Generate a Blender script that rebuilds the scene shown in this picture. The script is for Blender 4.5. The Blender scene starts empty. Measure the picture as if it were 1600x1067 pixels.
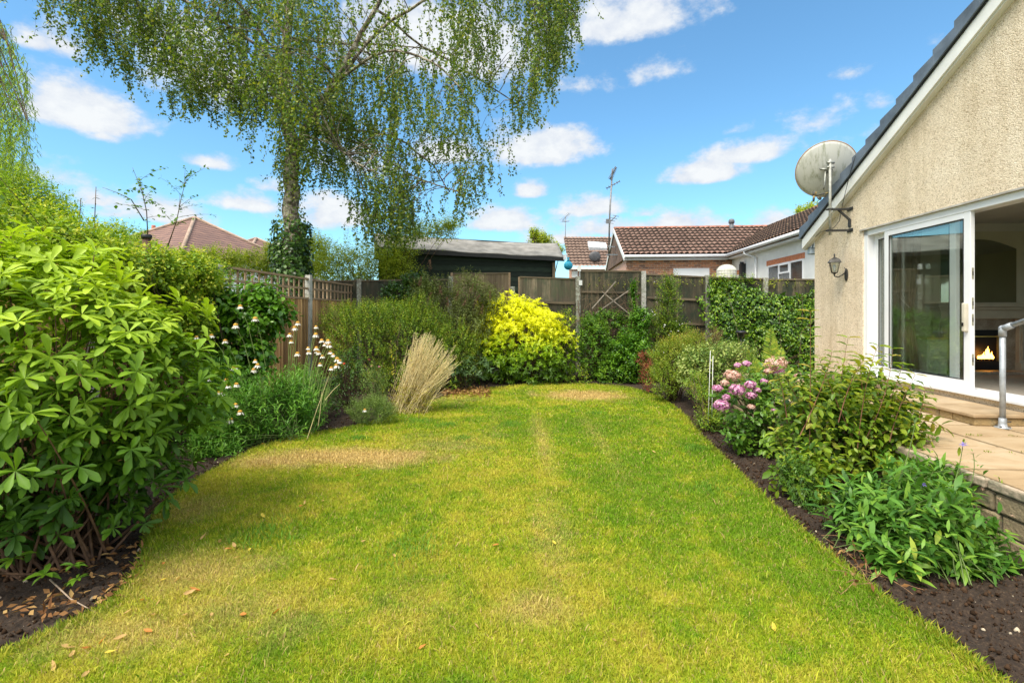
import bpy, math, random
import numpy as np
from mathutils import Vector, Matrix

random.seed(7)
rng = np.random.default_rng(7)
SC = bpy.context.scene
COL = SC.collection
PI = math.pi
R = math.radians

# ------------------------------------------------------------------ camera, light, exposure
F, HZ, EYE = 760.0, 490.0, 1.5            # focal length in photo pixels, horizon row, eye height
cam_d = bpy.data.cameras.new('camera')
cam = bpy.data.objects.new('camera', cam_d); COL.objects.link(cam)
cam.location = (0, 0, EYE); cam.rotation_euler = (R(90), 0, 0)
cam_d.sensor_width = 36; cam_d.lens = F / 1600 * 36
cam_d.shift_y = -(533.5 - HZ) / 1600
cam_d.clip_start = 0.05; cam_d.clip_end = 4000
SC.camera = cam
SC.view_settings.view_transform = 'Standard'
SC.view_settings.look = 'None'
SC.view_settings.exposure = 1.5
SC.view_settings.gamma = 1
SC.cycles.use_denoising = True
SC.cycles.max_bounces = 8
SC.cycles.diffuse_bounces = 4
SC.cycles.transparent_max_bounces = 12
SC.cycles.caustics_reflective = False
SC.cycles.caustics_refractive = False

SUN_AZ, SUN_EL = R(220), R(57)             # azimuth clockwise from +Y
sun_dir = Vector((math.sin(SUN_AZ) * math.cos(SUN_EL), math.cos(SUN_AZ) * math.cos(SUN_EL), math.sin(SUN_EL)))
sd = bpy.data.lights.new('sun', 'SUN'); sd.energy = 2.0; sd.angle = R(30); sd.color = (1, 0.93, 0.80)
so = bpy.data.objects.new('sun', sd); COL.objects.link(so)
so.rotation_euler = (-sun_dir).to_track_quat('-Z', 'Y').to_euler()

def build_world():
    w = bpy.data.worlds.new('World'); SC.world = w; w.use_nodes = True
    nt = w.node_tree; N = nt.nodes; L = nt.links
    N.clear()
    def node(t, **k):
        n = N.new(t)
        for a, b in k.items(): setattr(n, a, b)
        return n
    def m(op, a, b=None, c=None, clamp=False):
        n = N.new('ShaderNodeMath'); n.operation = op; n.use_clamp = clamp
        for i, v in enumerate((a, b, c)):
            if v is None: continue
            if isinstance(v, (int, float)): n.inputs[i].default_value = v
            else: L.new(v, n.inputs[i])
        return n.outputs[0]
    out = node('ShaderNodeOutputWorld'); bg = node('ShaderNodeBackground')
    sky = node('ShaderNodeTexSky', sky_type='NISHITA', sun_disc=False)
    sky.sun_elevation = SUN_EL; sky.sun_rotation = SUN_AZ
    sky.air_density = 1.0; sky.dust_density = 0.6; sky.ozone_density = 1.6
    tc = node('ShaderNodeTexCoord'); sep = node('ShaderNodeSeparateXYZ')
    L.new(tc.outputs['Generated'], sep.inputs[0])
    x, y, z = sep.outputs
    az = m('ARCTAN2', x, y)
    hyp = m('SQRT', m('ADD', m('MULTIPLY', x, x), m('MULTIPLY', y, y)))
    el = m('ARCTAN2', z, hyp)
    def nz(scale, detail, rough, vz=1.7, off=0.0):
        mp = node('ShaderNodeMapping'); mp.inputs['Scale'].default_value = (1, 1, vz)
        mp.inputs['Location'].default_value = (off, off * .7, off * .3)
        L.new(tc.outputs['Generated'], mp.inputs[0])
        t = node('ShaderNodeTexNoise'); L.new(mp.outputs[0], t.inputs['Vector'])
        t.inputs['Scale'].default_value = scale; t.inputs['Detail'].default_value = detail
        t.inputs['Roughness'].default_value = rough
        return t.outputs[0]
    n1 = nz(9.0, 8, .6); n2 = nz(26.0, 6, .62, 1.5, 3.0)
    nn = m('ADD', m('MULTIPLY', m('SUBTRACT', n1, .5), 2.2), m('MULTIPLY', m('SUBTRACT', n2, .5), 1.2))
    # cumulus clouds at their compass bearings: (px, py, half width, half height, strength)
    cl = [(125,165,105,42,1.15),(160,207,30,14,.5),(325,250,38,16,.8),(385,312,60,20,.95),(95,55,55,34,.8),(300,100,120,60,.75),
          (835,228,85,30,1.15),(827,298,28,13,1.0),(1097,268,68,20,1.15),(1170,236,95,22,.9),(1000,22,120,38,.8),
          (1040,102,62,24,.62),(900,130,70,14,.45),(1145,200,36,12,.45),(1270,187,55,24,.42),(1375,160,22,14,.4),
          (785,342,60,22,.95),(700,60,170,60,.95),(700,235,60,22,.95),(70,270,70,20,.5),(560,240,60,40,.7),(150,310,70,20,.6),
          (930,322,70,20,.75),(1060,345,90,18,.85),(940,352,130,22,.6),(520,330,80,30,.8),(880,372,60,12,.8),(1010,330,30,12,.7),(1130,352,40,12,.8),(430,290,40,14,.7),(180,330,50,16,.7),(60,60,40,20,.7),(1460,60,30,14,.4),(1330,110,26,12,.35),(1220,345,80,20,.6),(260,330,70,26,.6),(1390,200,30,12,.4)]
    acc = None
    for px, py, hw, hh, s in cl:
        X = (px - 800) / F; Z = (HZ - py) / F
        a = math.atan(X); r = math.hypot(X, 1); e = math.atan(Z / r)
        wa = hw * 1.12 / F / (1 + X * X); we = hh / F / r * 1.05
        da = m('MULTIPLY', m('SUBTRACT', az, a), 1 / wa)
        de = m('MULTIPLY', m('SUBTRACT', el, e - we * .35), 1 / we)
        de = m('MAXIMUM', m('MULTIPLY', de, .75), m('MULTIPLY', de, -1.9))
        d = m('SQRT', m('ADD', m('MULTIPLY', da, da), m('MULTIPLY', de, de)))
        d = m('MULTIPLY', m('SUBTRACT', 1.32, d), s)
        acc = d if acc is None else m('MAXIMUM', acc, d)
    # unseen clouds added overhead, beside and behind the camera as fill light
    n3 = nz(2.6, 6, .6, 2.6, 9.0)
    behind = m('MAXIMUM', m('MULTIPLY', m('SUBTRACT', m('ABSOLUTE', az), .86), 6, clamp=True), m('MULTIPLY', m('SUBTRACT', el, .70), 5, clamp=True))
    fill_clouds = m('ADD', m('MULTIPLY', m('SUBTRACT', n3, .33), 5.0), m('MULTIPLY', m('SUBTRACT', behind, 1.0), 3.0))
    acc = m('MAXIMUM', acc, fill_clouds)
    dens = m('ADD', m('MAXIMUM', acc, -1.2), m('MULTIPLY', nn, .80))
    mr = node('ShaderNodeMapRange', interpolation_type='SMOOTHSTEP'); L.new(dens, mr.inputs[0])
    mr.inputs[1].default_value = .12; mr.inputs[2].default_value = .78
    mask = m('MULTIPLY', mr.outputs[0], m('MULTIPLY', m('ADD', el, .02), 12, clamp=True))
    # azure of the clear sky
    tint = node('ShaderNodeMixRGB', blend_type='MULTIPLY'); tint.inputs[0].default_value = 1
    L.new(sky.outputs[0], tint.inputs[1]); tint.inputs[2].default_value = (.435, .655, .70, 1)
    # cloud colour: bright tops, faint blue-grey bases
    shade = node('ShaderNodeMapRange'); L.new(m('ADD', m('MULTIPLY', n2, .8), m('MULTIPLY', dens, .35)), shade.inputs[0])
    shade.inputs[1].default_value = .35; shade.inputs[2].default_value = .85
    cc = node('ShaderNodeMixRGB'); L.new(shade.outputs[0], cc.inputs[0])
    cc.inputs[1].default_value = (1.9, 2.1, 2.45, 1); cc.inputs[2].default_value = (2.62, 2.72, 2.8, 1)
    cb = node('ShaderNodeVectorMath', operation='SCALE'); L.new(cc.outputs[0], cb.inputs[0]); L.new(m('ADD', 1.0, m('MULTIPLY', behind, .75)), cb.inputs['Scale'])  # out-of-view clouds brightened beyond the visible ones to lift the ambient light
    mx = node('ShaderNodeMixRGB'); L.new(mask, mx.inputs[0]); L.new(tint.outputs[0], mx.inputs[1]); L.new(cb.outputs[0], mx.inputs[2])
    L.new(mx.outputs[0], bg.inputs[0]); bg.inputs[1].default_value = 0.125
    L.new(bg.outputs[0], out.inputs[0])
build_world()

# ------------------------------------------------------------------ frames and pixel helpers
TH = math.atan(53 / 760.0)                 # house walls and fences run 4 degrees clockwise of the view axis
cT, sT = math.cos(TH), math.sin(TH)
def e2w(p): return (p[0] * cT + p[1] * sT, -p[0] * sT + p[1] * cT, p[2])
def w2e(X, Y): return (X * cT - Y * sT, X * sT + Y * cT)
def W(px, py, Y): return ((px - 800) / F * Y, Y, EYE + (HZ - py) / F * Y)
def G(px, py, z=0.0):
    Y = F * (EYE - z) / (py - HZ); return ((px - 800) / F * Y, Y, z)

# ------------------------------------------------------------------ materials
MATS = {}
def nodes_of(name):
    m = bpy.data.materials.new(name); m.use_nodes = True
    nt = m.node_tree; b = nt.nodes['Principled BSDF']
    return m, nt, nt.nodes, nt.links, b
def rgba(c): return (c[0], c[1], c[2], 1)
def ramp(N, L, src, stops, interp='LINEAR'):
    r = N.new('ShaderNodeValToRGB'); L.new(src, r.inputs[0]); r.color_ramp.interpolation = interp
    els = r.color_ramp.elements
    while len(els) < len(stops): els.new(.5)
    for e, (p, c) in zip(els, stops): e.position = p; e.color = rgba(c)
    return r.outputs[0]
def plain(name, col, rough=.6, var=.12, scale=6, bump=0, bscale=60, metal=0, spec=.4, stretch=(1, 1, 1)):
    if name in MATS: return MATS[name]
    m, nt, N, L, b = nodes_of(name)
    tc = N.new('ShaderNodeTexCoord'); mp = N.new('ShaderNodeMapping'); mp.inputs['Scale'].default_value = stretch
    L.new(tc.outputs['Object'], mp.inputs[0])
    n = N.new('ShaderNodeTexNoise'); n.inputs['Scale'].default_value = scale; n.inputs['Detail'].default_value = 5
    L.new(mp.outputs[0], n.inputs['Vector'])
    lo = tuple(c * (1 - 2 * var) for c in col); hi = tuple(min(1, c * (1 + 1.6 * var)) for c in col)
    L.new(ramp(N, L, n.outputs[0], [(.3, lo), (.7, hi)]), b.inputs['Base Color'])
    b.inputs['Roughness'].default_value = rough; b.inputs['Metallic'].default_value = metal
    b.inputs['Specular IOR Level'].default_value = spec
    if bump:
        n2 = N.new('ShaderNodeTexNoise'); n2.inputs['Scale'].default_value = bscale; n2.inputs['Detail'].default_value = 4
        L.new(mp.outputs[0], n2.inputs['Vector'])
        bp = N.new('ShaderNodeBump'); bp.inputs['Strength'].default_value = bump; bp.inputs['Distance'].default_value = .01
        L.new(n2.outputs[0], bp.inputs['Height']); L.new(bp.outputs[0], b.inputs['Normal'])
    MATS[name] = m; return m
def leaf_mat(name, stops, rough=.5, trans=.3, spec=.35):
    """stops: colours along the leaf attribute v (0 old .. 1 young)"""
    if name in MATS: return MATS[name]
    m, nt, N, L, b = nodes_of(name)
    at = N.new('ShaderNodeAttribute'); at.attribute_name = 'v'
    k = len(stops); stops = [(min(.9, a * 1.4), min(.9, g_ * 1.2), b__ * .8) if g_ > a * .95 and g_ > b__ * 1.5 else (a, g_, b__) for a, g_, b__ in stops]
    c = ramp(N, L, at.outputs['Fac'], [(i / (k - 1), s) for i, s in enumerate(stops)])
    L.new(c, b.inputs['Base Color']); b.inputs['Roughness'].default_value = rough
    b.inputs['Specular IOR Level'].default_value = spec
    tr = N.new('ShaderNodeBsdfTranslucent')
    g = N.new('ShaderNodeMixRGB'); g.blend_type = 'MULTIPLY'; g.inputs[0].default_value = 1; L.new(c, g.inputs[1]); g.inputs[2].default_value = (1.35, 1.35, .7, 1)
    L.new(g.outputs[0], tr.inputs[0])
    mx = N.new('ShaderNodeMixShader'); mx.inputs[0].default_value = trans
    L.new(b.outputs[0], mx.inputs[1]); L.new(tr.outputs[0], mx.inputs[2])
    L.new(mx.outputs[0], N['Material Output'].inputs[0])
    MATS[name] = m; return m
def render_mat():
    m, nt, N, L, b = nodes_of('pebbledash')
    tc = N.new('ShaderNodeTexCoord')
    v = N.new('ShaderNodeTexVoronoi'); v.inputs['Scale'].default_value = 92; L.new(tc.outputs['Object'], v.inputs['Vector'])
    n = N.new('ShaderNodeTexNoise'); n.inputs['Scale'].default_value = 1.1; n.inputs['Detail'].default_value = 8; n.inputs['Roughness'].default_value = .65
    L.new(tc.outputs['Object'], n.inputs['Vector'])
    base = ramp(N, L, n.outputs[0], [(.3, (.61, .50, .36)), (.5, (.72, .61, .46)), (.72, (.78, .69, .55))])
    peb = ramp(N, L, v.outputs['Color'], [(.1, (.60, .55, .48)), (.35, (.95, .93, .90)), (.7, (1.05, 1.05, 1.05)), (.95, (1.22, 1.22, 1.22))])
    mu = N.new('ShaderNodeMixRGB'); mu.blend_type = 'MULTIPLY'; mu.inputs[0].default_value = 1; L.new(base, mu.inputs[1]); L.new(peb, mu.inputs[2])
    # grime streaks and lichen specks
    n3 = N.new('ShaderNodeTexNoise'); n3.inputs['Scale'].default_value = 3; n3.inputs['Detail'].default_value = 9; n3.inputs['Roughness'].default_value = .75
    L.new(tc.outputs['Object'], n3.inputs['Vector'])
    f = ramp(N, L, n3.outputs[0], [(.60, (0, 0, 0)), (.74, (.55, .55, .55))])
    mg = N.new('ShaderNodeMixRGB'); L.new(f, mg.inputs[0]); L.new(mu.outputs[0], mg.inputs[1]); mg.inputs[2].default_value = (.30, .28, .22, 1)
    mp = N.new('ShaderNodeMapping'); mp.inputs['Scale'].default_value = (3.2, 3.2, .28); L.new(tc.outputs['Object'], mp.inputs[0])
    n4 = N.new('ShaderNodeTexNoise'); n4.inputs['Scale'].default_value = 1.6; n4.inputs['Detail'].default_value = 8; n4.inputs['Roughness'].default_value = .7; L.new(mp.outputs[0], n4.inputs['Vector'])
    ms = N.new('ShaderNodeMixRGB'); ms.blend_type = 'MULTIPLY'; ms.inputs[0].default_value = 1; L.new(mg.outputs[0], ms.inputs[1]); L.new(ramp(N, L, n4.outputs[0], [(.46, (1, 1, 1)), (.60, (.90, .885, .85)), (.72, (.78, .76, .70))]), ms.inputs[2])
    L.new(ms.outputs[0], b.inputs['Base Color']); b.inputs['Roughness'].default_value = .9
    bp = N.new('ShaderNodeBump'); bp.inputs['Strength'].default_value = .6; bp.inputs['Distance'].default_value = .008; bp.invert = True
    L.new(v.outputs['Distance'], bp.inputs['Height']); L.new(bp.outputs[0], b.inputs['Normal'])
    MATS['pebbledash'] = m; return m
def brick_mat(name, axis, c1, c2, mortar, bw=.225, bh=.075, soft=False):
    m, nt, N, L, b = nodes_of(name)
    tc = N.new('ShaderNodeTexCoord'); sp = N.new('ShaderNodeSeparateXYZ'); cb = N.new('ShaderNodeCombineXYZ')
    L.new(tc.outputs['Object'], sp.inputs[0]); L.new(sp.outputs[axis], cb.inputs[0]); L.new(sp.outputs[2], cb.inputs[1])
    t = N.new('ShaderNodeTexBrick'); L.new(cb.outputs[0], t.inputs['Vector'])
    t.inputs['Scale'].default_value = 1; t.inputs['Brick Width'].default_value = bw; t.inputs['Row Height'].default_value = bh
    t.inputs['Mortar Size'].default_value = .007; t.inputs['Mortar Smooth'].default_value = .3; t.inputs['Bias'].default_value = -.2
    t.inputs['Color1'].default_value = rgba(c1); t.inputs['Color2'].default_value = rgba(c2); t.inputs['Mortar'].default_value = rgba(mortar)
    n = N.new('ShaderNodeTexNoise'); n.inputs['Scale'].default_value = 14; n.inputs['Detail'].default_value = 5; L.new(tc.outputs['Object'], n.inputs['Vector'])
    mu = N.new('ShaderNodeMixRGB'); mu.blend_type = 'MULTIPLY'; mu.inputs[0].default_value = .6
    L.new(t.outputs['Color'], mu.inputs[1]); L.new(ramp(N, L, n.outputs[0], [(.3, (.6, .6, .6)), (.7, (1.3, 1.3, 1.3))]), mu.inputs[2])
    L.new(mu.outputs[0], b.inputs['Base Color']); b.inputs['Roughness'].default_value = .85
    bp = N.new('ShaderNodeBump'); bp.inputs['Strength'].default_value = .6; bp.inputs['Distance'].default_value = .01; bp.invert = True
    L.new(t.outputs['Fac'], bp.inputs['Height']); L.new(bp.outputs[0], b.inputs['Normal'])
    MATS[name] = m; return m
def wood_mat(name, lo, hi, green=None, axis=2, board=None):
    """weathered boards, grain along axis; random tone per board (mesh island)"""
    m, nt, N, L, b = nodes_of(name)
    tc = N.new('ShaderNodeTexCoord'); mp = N.new('ShaderNodeMapping'); s = [26, 26, 26]; s[axis] = 1.6
    mp.inputs['Scale'].default_value = s; L.new(tc.outputs['Object'], mp.inputs[0])
    n = N.new('ShaderNodeTexNoise'); n.inputs['Scale'].default_value = 1; n.inputs['Detail'].default_value = 7; n.inputs['Roughness'].default_value = .65
    L.new(mp.outputs[0], n.inputs['Vector'])
    c = ramp(N, L, n.outputs[0], [(.28, lo), (.55, tuple((a + b_) / 2 for a, b_ in zip(lo, hi))), (.75, hi)])
    g = N.new('ShaderNodeNewGeometry')
    mu = N.new('ShaderNodeMixRGB'); mu.blend_type = 'MULTIPLY'; mu.inputs[0].default_value = .9
    L.new(c, mu.inputs[1]); L.new(ramp(N, L, g.outputs['Random Per Island'], [(0, (.38, .38, .38)), (1, (1.4, 1.4, 1.4))]), mu.inputs[2])
    o = mu.outputs[0]
    if green:
        n2 = N.new('ShaderNodeTexNoise'); n2.inputs['Scale'].default_value = 3.2; n2.inputs['Detail'].default_value = 8; n2.inputs['Roughness'].default_value = .7
        mp2 = N.new('ShaderNodeMapping'); mp2.inputs['Scale'].default_value = (2.2, 2.2, .8); L.new(tc.outputs['Object'], mp2.inputs[0]); L.new(mp2.outputs[0], n2.inputs['Vector'])
        mg = N.new('ShaderNodeMixRGB'); L.new(ramp(N, L, n2.outputs[0], [(.42, (0, 0, 0)), (.62, (.9, .9, .9))]), mg.inputs[0])
        L.new(o, mg.inputs[1]); mg.inputs[2].default_value = rgba(green); o = mg.outputs[0]
    L.new(o, b.inputs['Base Color']); b.inputs['Roughness'].default_value = .85
    bp = N.new('ShaderNodeBump'); bp.inputs['Strength'].default_value = .35; bp.inputs['Distance'].default_value = .006
    L.new(n.outputs[0], bp.inputs['Height']); L.new(bp.outputs[0], b.inputs['Normal'])
    MATS[name] = m; return m
def spotted_mat(name, base, spots, scale=9, thr=.55, rough=.8, bump=.3, metal=0):
    m, nt, N, L, b = nodes_of(name)
    tc = N.new('ShaderNodeTexCoord')
    n = N.new('ShaderNodeTexNoise'); n.inputs['Scale'].default_value = scale; n.inputs['Detail'].default_value = 9; n.inputs['Roughness'].default_value = .7
    L.new(tc.outputs['Object'], n.inputs['Vector'])
    f = ramp(N, L, n.outputs[0], [(thr - .06, (0, 0, 0)), (thr + .1, (1, 1, 1))])
    mg = N.new('ShaderNodeMixRGB'); L.new(f, mg.inputs[0]); mg.inputs[1].default_value = rgba(base); mg.inputs[2].default_value = rgba(spots)
    n2 = N.new('ShaderNodeTexNoise'); n2.inputs['Scale'].default_value = 50; n2.inputs['Detail'].default_value = 4; L.new(tc.outputs['Object'], n2.inputs['Vector'])
    mu = N.new('ShaderNodeMixRGB'); mu.blend_type = 'MULTIPLY'; mu.inputs[0].default_value = .5
    L.new(mg.outputs[0], mu.inputs[1]); L.new(ramp(N, L, n2.outputs[0], [(.3, (.6, .6, .6)), (.7, (1.3, 1.3, 1.3))]), mu.inputs[2])
    L.new(mu.outputs[0], b.inputs['Base Color']); b.inputs['Roughness'].default_value = rough; b.inputs['Metallic'].default_value = metal
    bp = N.new('ShaderNodeBump'); bp.inputs['Strength'].default_value = bump; bp.inputs['Distance'].default_value = .01
    L.new(n2.outputs[0], bp.inputs['Height']); L.new(bp.outputs[0], b.inputs['Normal'])
    MATS[name] = m; return m
def glass_mat(name='window_glass', tint=(.94, .97, .95), refl=2.2):
    m, nt, N, L, b = nodes_of(name)
    t = N.new('ShaderNodeBsdfTransparent'); t.inputs[0].default_value = rgba(tint)
    g = N.new('ShaderNodeBsdfGlossy'); g.inputs['Roughness'].default_value = .01; g.inputs[0].default_value = (.95, 1, .97, 1)
    fr = N.new('ShaderNodeLayerWeight'); fr.inputs[0].default_value = .5
    pw = N.new('ShaderNodeMath'); pw.operation = 'POWER'; pw.inputs[1].default_value = 3.6; L.new(fr.outputs['Facing'], pw.inputs[0])
    k = N.new('ShaderNodeMath'); k.operation = 'MULTIPLY_ADD'; k.use_clamp = True; k.inputs[1].default_value = .9; k.inputs[2].default_value = .055 * refl; L.new(pw.outputs[0], k.inputs[0])
    mx = N.new('ShaderNodeMixShader'); L.new(k.outputs[0], mx.inputs[0]); L.new(t.outputs[0], mx.inputs[1]); L.new(g.outputs[0], mx.inputs[2])
    L.new(mx.outputs[0], N['Material Output'].inputs[0]); MATS[name] = m; return m
def emit_mat(name, col, s):
    m, nt, N, L, b = nodes_of(name)
    b.inputs['Base Color'].default_value = rgba(col); b.inputs['Emission Color'].default_value = rgba(col); b.inputs['Emission Strength'].default_value = s
    MATS[name] = m; return m

# ------------------------------------------------------------------ things, tags and mesh building
ORI = {}
def tag(o, label=None, cat=None, group=None, kind=None):
    if label: o['label'] = label
    if cat: o['category'] = cat
    if group: o['group'] = group
    if kind: o['kind'] = kind
    return o
def thing(name, label, cat, o=(0, 0, 0), est=False, group=None):
    """Empty at the base of a thing; est=True: coordinates in the house frame"""
    e = bpy.data.objects.new(name, None); COL.objects.link(e); e.empty_display_size = .1
    e.location = e2w(o) if est else o
    if est: e.rotation_euler = (0, 0, -TH)
    ORI[e.name] = np.array(o, float)
    return tag(e, label, cat, group)
def root_of(o):
    while o.parent: o = o.parent
    return o
def link_mesh(me, name, mats, parent, top=None):
    o = bpy.data.objects.new(name, me); COL.objects.link(o)
    for m in (mats if isinstance(mats, (list, tuple)) else [mats]): me.materials.append(m)
    if parent: o.parent = parent
    if top is not None:
        est, org = top
        o.location = e2w(org) if est else org
        if est: o.rotation_euler = (0, 0, -TH)
    return o
class MB:
    def __init__(s): s.v = []; s.f = []; s.mi = []; s.sm = []
    def add(s, vs, fs, mi=0, smooth=False):
        b = len(s.v); s.v += [tuple(p) for p in vs]
        for f in fs: s.f.append(tuple(i + b for i in f)); s.mi.append(mi); s.sm.append(smooth)
        return s
    def box(s, a, b, mi=0):
        x0, y0, z0 = (min(a[i], b[i]) for i in range(3)); x1, y1, z1 = (max(a[i], b[i]) for i in range(3))
        return s.add([(x0,y0,z0),(x1,y0,z0),(x1,y1,z0),(x0,y1,z0),(x0,y0,z1),(x1,y0,z1),(x1,y1,z1),(x0,y1,z1)],
                     [(0,3,2,1),(4,5,6,7),(0,1,5,4),(1,2,6,5),(2,3,7,6),(3,0,4,7)], mi)
    def bar(s, p, q, w, h, mi=0, up=(0, 0, 1)):
        """box from p to q, width w (sideways), height h (along up)"""
        p, q = Vector(p), Vector(q); d = (q - p).normalized(); u = Vector(up)
        sd_ = d.cross(u); sd_ = sd_.normalized() if sd_.length > 1e-4 else Vector((1, 0, 0)); u = sd_.cross(d)
        vs = []
        for c in (p, q):
            for a, b in ((-1,-1),(1,-1),(1,1),(-1,1)): vs.append(c + sd_ * a * w / 2 + u * b * h / 2)
        return s.add(vs, [(3,2,1,0),(4,5,6,7),(0,1,5,4),(1,2,6,5),(2,3,7,6),(3,0,4,7)], mi)
    def prism(s, poly, ax, a, b, mi=0):
        """extrude a polygon along axis ax from a to b; poly holds the two other coordinates in order"""
        n = len(poly)
        def P(c, t):
            c = list(c); c.insert(ax, t); return c
        vs = [P(c, a) for c in poly] + [P(c, b) for c in poly]
        return s.add(vs, [tuple(range(n - 1, -1, -1)), tuple(range(n, 2 * n))] + [(i, (i + 1) % n, n + (i + 1) % n, n + i) for i in range(n)], mi)
    def tube(s, pts, r, k=8, mi=0, caps=True, smooth=True):
        pts = [Vector(p) for p in pts]; rs = r if isinstance(r, (list, tuple)) else [r] * len(pts)
        vs = []; u = None
        for i, p in enumerate(pts):
            d = (pts[min(i + 1, len(pts) - 1)] - pts[max(i - 1, 0)]).normalized()
            if u is None:
                u = d.orthogonal().normalized()
            else:
                u = (u - d * u.dot(d)); u = u.normalized() if u.length > 1e-5 else d.orthogonal().normalized()
            w_ = d.cross(u)
            for j in range(k):
                a = 2 * PI * j / k; vs.append(p + (u * math.cos(a) + w_ * math.sin(a)) * rs[i])
        fs = [(i * k + j, i * k + (j + 1) % k, (i + 1) * k + (j + 1) % k, (i + 1) * k + j) for i in range(len(pts) - 1) for j in range(k)]
        s.add(vs, fs, mi, smooth)
        if caps:
            b = len(s.v) - len(vs); n = len(vs)
            s.f += [tuple(b + j for j in range(k - 1, -1, -1)), tuple(b + n - k + j for j in range(k))]; s.mi += [mi, mi]; s.sm += [False, False]
        return s
    def lathe(s, c, prof, k=16, mi=0, smooth=True, phase=0.0):
        vs = []
        for r, z in prof:
            for j in range(k):
                a = 2 * PI * j / k + phase; vs.append((c[0] + r * math.cos(a), c[1] + r * math.sin(a), c[2] + z))
        fs = [(i * k + j, i * k + (j + 1) % k, (i + 1) * k + (j + 1) % k, (i + 1) * k + j) for i in range(len(prof) - 1) for j in range(k)]
        fs += [tuple(range(k - 1, -1, -1)), tuple((len(prof) - 1) * k + j for j in range(k))]
        return s.add(vs, fs, mi, smooth)
    def blob(s, c, r, mi=0, seg=10, ring=7):
        rx, ry, rz = (r, r, r) if isinstance(r, (int, float)) else r
        vs = [(c[0], c[1], c[2] - rz)]
        for i in range(1, ring):
            t = -PI / 2 + PI * i / ring
            for j in range(seg):
                a = 2 * PI * j / seg; vs.append((c[0] + rx * math.cos(t) * math.cos(a), c[1] + ry * math.cos(t) * math.sin(a), c[2] + rz * math.sin(t)))
        vs.append((c[0], c[1], c[2] + rz)); n = len(vs) - 1
        fs = [(0, 1 + (j + 1) % seg, 1 + j) for j in range(seg)]
        for i in range(ring - 2):
            for j in range(seg):
                a = 1 + i * seg + j; b = 1 + i * seg + (j + 1) % seg; fs.append((a, b, b + seg, a + seg))
        k = 1 + (ring - 2) * seg
        fs += [(k + j, k + (j + 1) % seg, n) for j in range(seg)]
        return s.add(vs, fs, mi, True)
    def build(s, name, mats, parent=None, bevel=0, top=None):
        """vertices are given in the frame of the thing; top=(est, origin) makes it a top-level mesh"""
        org = ORI[root_of(parent).name] if parent else np.array(top[1] if top else (0, 0, 0), float)
        me = bpy.data.meshes.new(name)
        v = np.array(s.v, float) - org
        me.from_pydata(v.tolist(), [], s.f); me.polygons.foreach_set('material_index', s.mi); me.polygons.foreach_set('use_smooth', s.sm)
        me.update()
        o = link_mesh(me, name, mats, parent, top)
        if bevel:
            md = o.modifiers.new('edge', 'BEVEL'); md.width = bevel; md.segments = 2; md.limit_method = 'ANGLE'; md.angle_limit = R(40)
        return o
def np_mesh(name, V, Fc, mats, parent=None, attr=None, cattr=None, top=None, smooth=False, org=None):
    """big mesh: V (n,3), Fc (m,k) with constant k"""
    if org is None: org = ORI[root_of(parent).name] if parent else np.array(top[1] if top else (0, 0, 0), float)
    V = (V - org).astype(np.float32); Fc = np.ascontiguousarray(Fc, dtype=np.int32)
    me = bpy.data.meshes.new(name); me.vertices.add(len(V)); me.vertices.foreach_set('co', V.ravel())
    k = Fc.shape[1]; me.loops.add(Fc.size); me.loops.foreach_set('vertex_index', Fc.ravel())
    me.polygons.add(len(Fc)); me.polygons.foreach_set('loop_start', np.arange(0, Fc.size, k, dtype=np.int32))
    me.polygons.foreach_set('loop_total', np.full(len(Fc), k, np.int32))
    if smooth: me.polygons.foreach_set('use_smooth', np.ones(len(Fc), bool))
    me.update(calc_edges=True)
    if attr is not None:
        a = me.attributes.new('v', 'FLOAT', 'POINT'); a.data.foreach_set('value', attr.astype(np.float32))
    if cattr is not None:
        a = me.attributes.new('col', 'FLOAT_COLOR', 'POINT'); c = np.ones((len(V), 4), np.float32); c[:, :3] = cattr; a.data.foreach_set('color', c.ravel())
    return link_mesh(me, name, mats, parent, top)
def copy_tree(o, parent=None):
    c = o.copy(); COL.objects.link(c); c.parent = parent
    if o.name in ORI: ORI[c.name] = ORI[o.name]
    for ch in list(o.children): copy_tree(ch, c)
    return c

# ------------------------------------------------------------------ foliage engine
def norm(a): return a / np.maximum(np.linalg.norm(a, axis=-1, keepdims=True), 1e-9)
TM = {  # leaf templates: (t along, s across, u up), faces
 'simple': (np.array([(0,0,0),(.42,-.5,.05),(1,0,-.06),(.42,.5,.05)]), [(0,1,2),(0,2,3)]),
 'full': (np.array([(0,0,0),(.3,-.36,.05),(.3,0,-.01),(.3,.36,.05),(.68,-.42,.02),(.68,0,-.06),(.68,.42,.02),(1,0,-.17)]),
          [(0,1,2),(0,2,3),(1,4,5),(1,5,2),(2,5,6),(2,6,3),(4,7,5),(5,7,6)]),
 'obovate': (np.array([(0,0,0),(.34,-.27,.04),(.34,0,-.01),(.34,.27,.04),(.72,-.5,.02),(.72,0,-.05),(.72,.5,.02),(.94,-.26,-.09),(.94,.26,-.09),(1,0,-.14)]),
          [(0,1,2),(0,2,3),(1,4,5),(1,5,2),(2,5,6),(2,6,3),(4,7,5),(5,8,6),(5,7,9),(5,9,8)]),
 'lance': (np.array([(0,-.12,0),(0,.12,0),(.4,-.5,.04),(.4,.5,.04),(.75,-.36,-.03),(.75,.36,-.03),(1,0,-.16)]),
          [(0,2,1),(1,2,3),(2,4,3),(3,4,5),(4,6,5)]),
}
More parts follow.
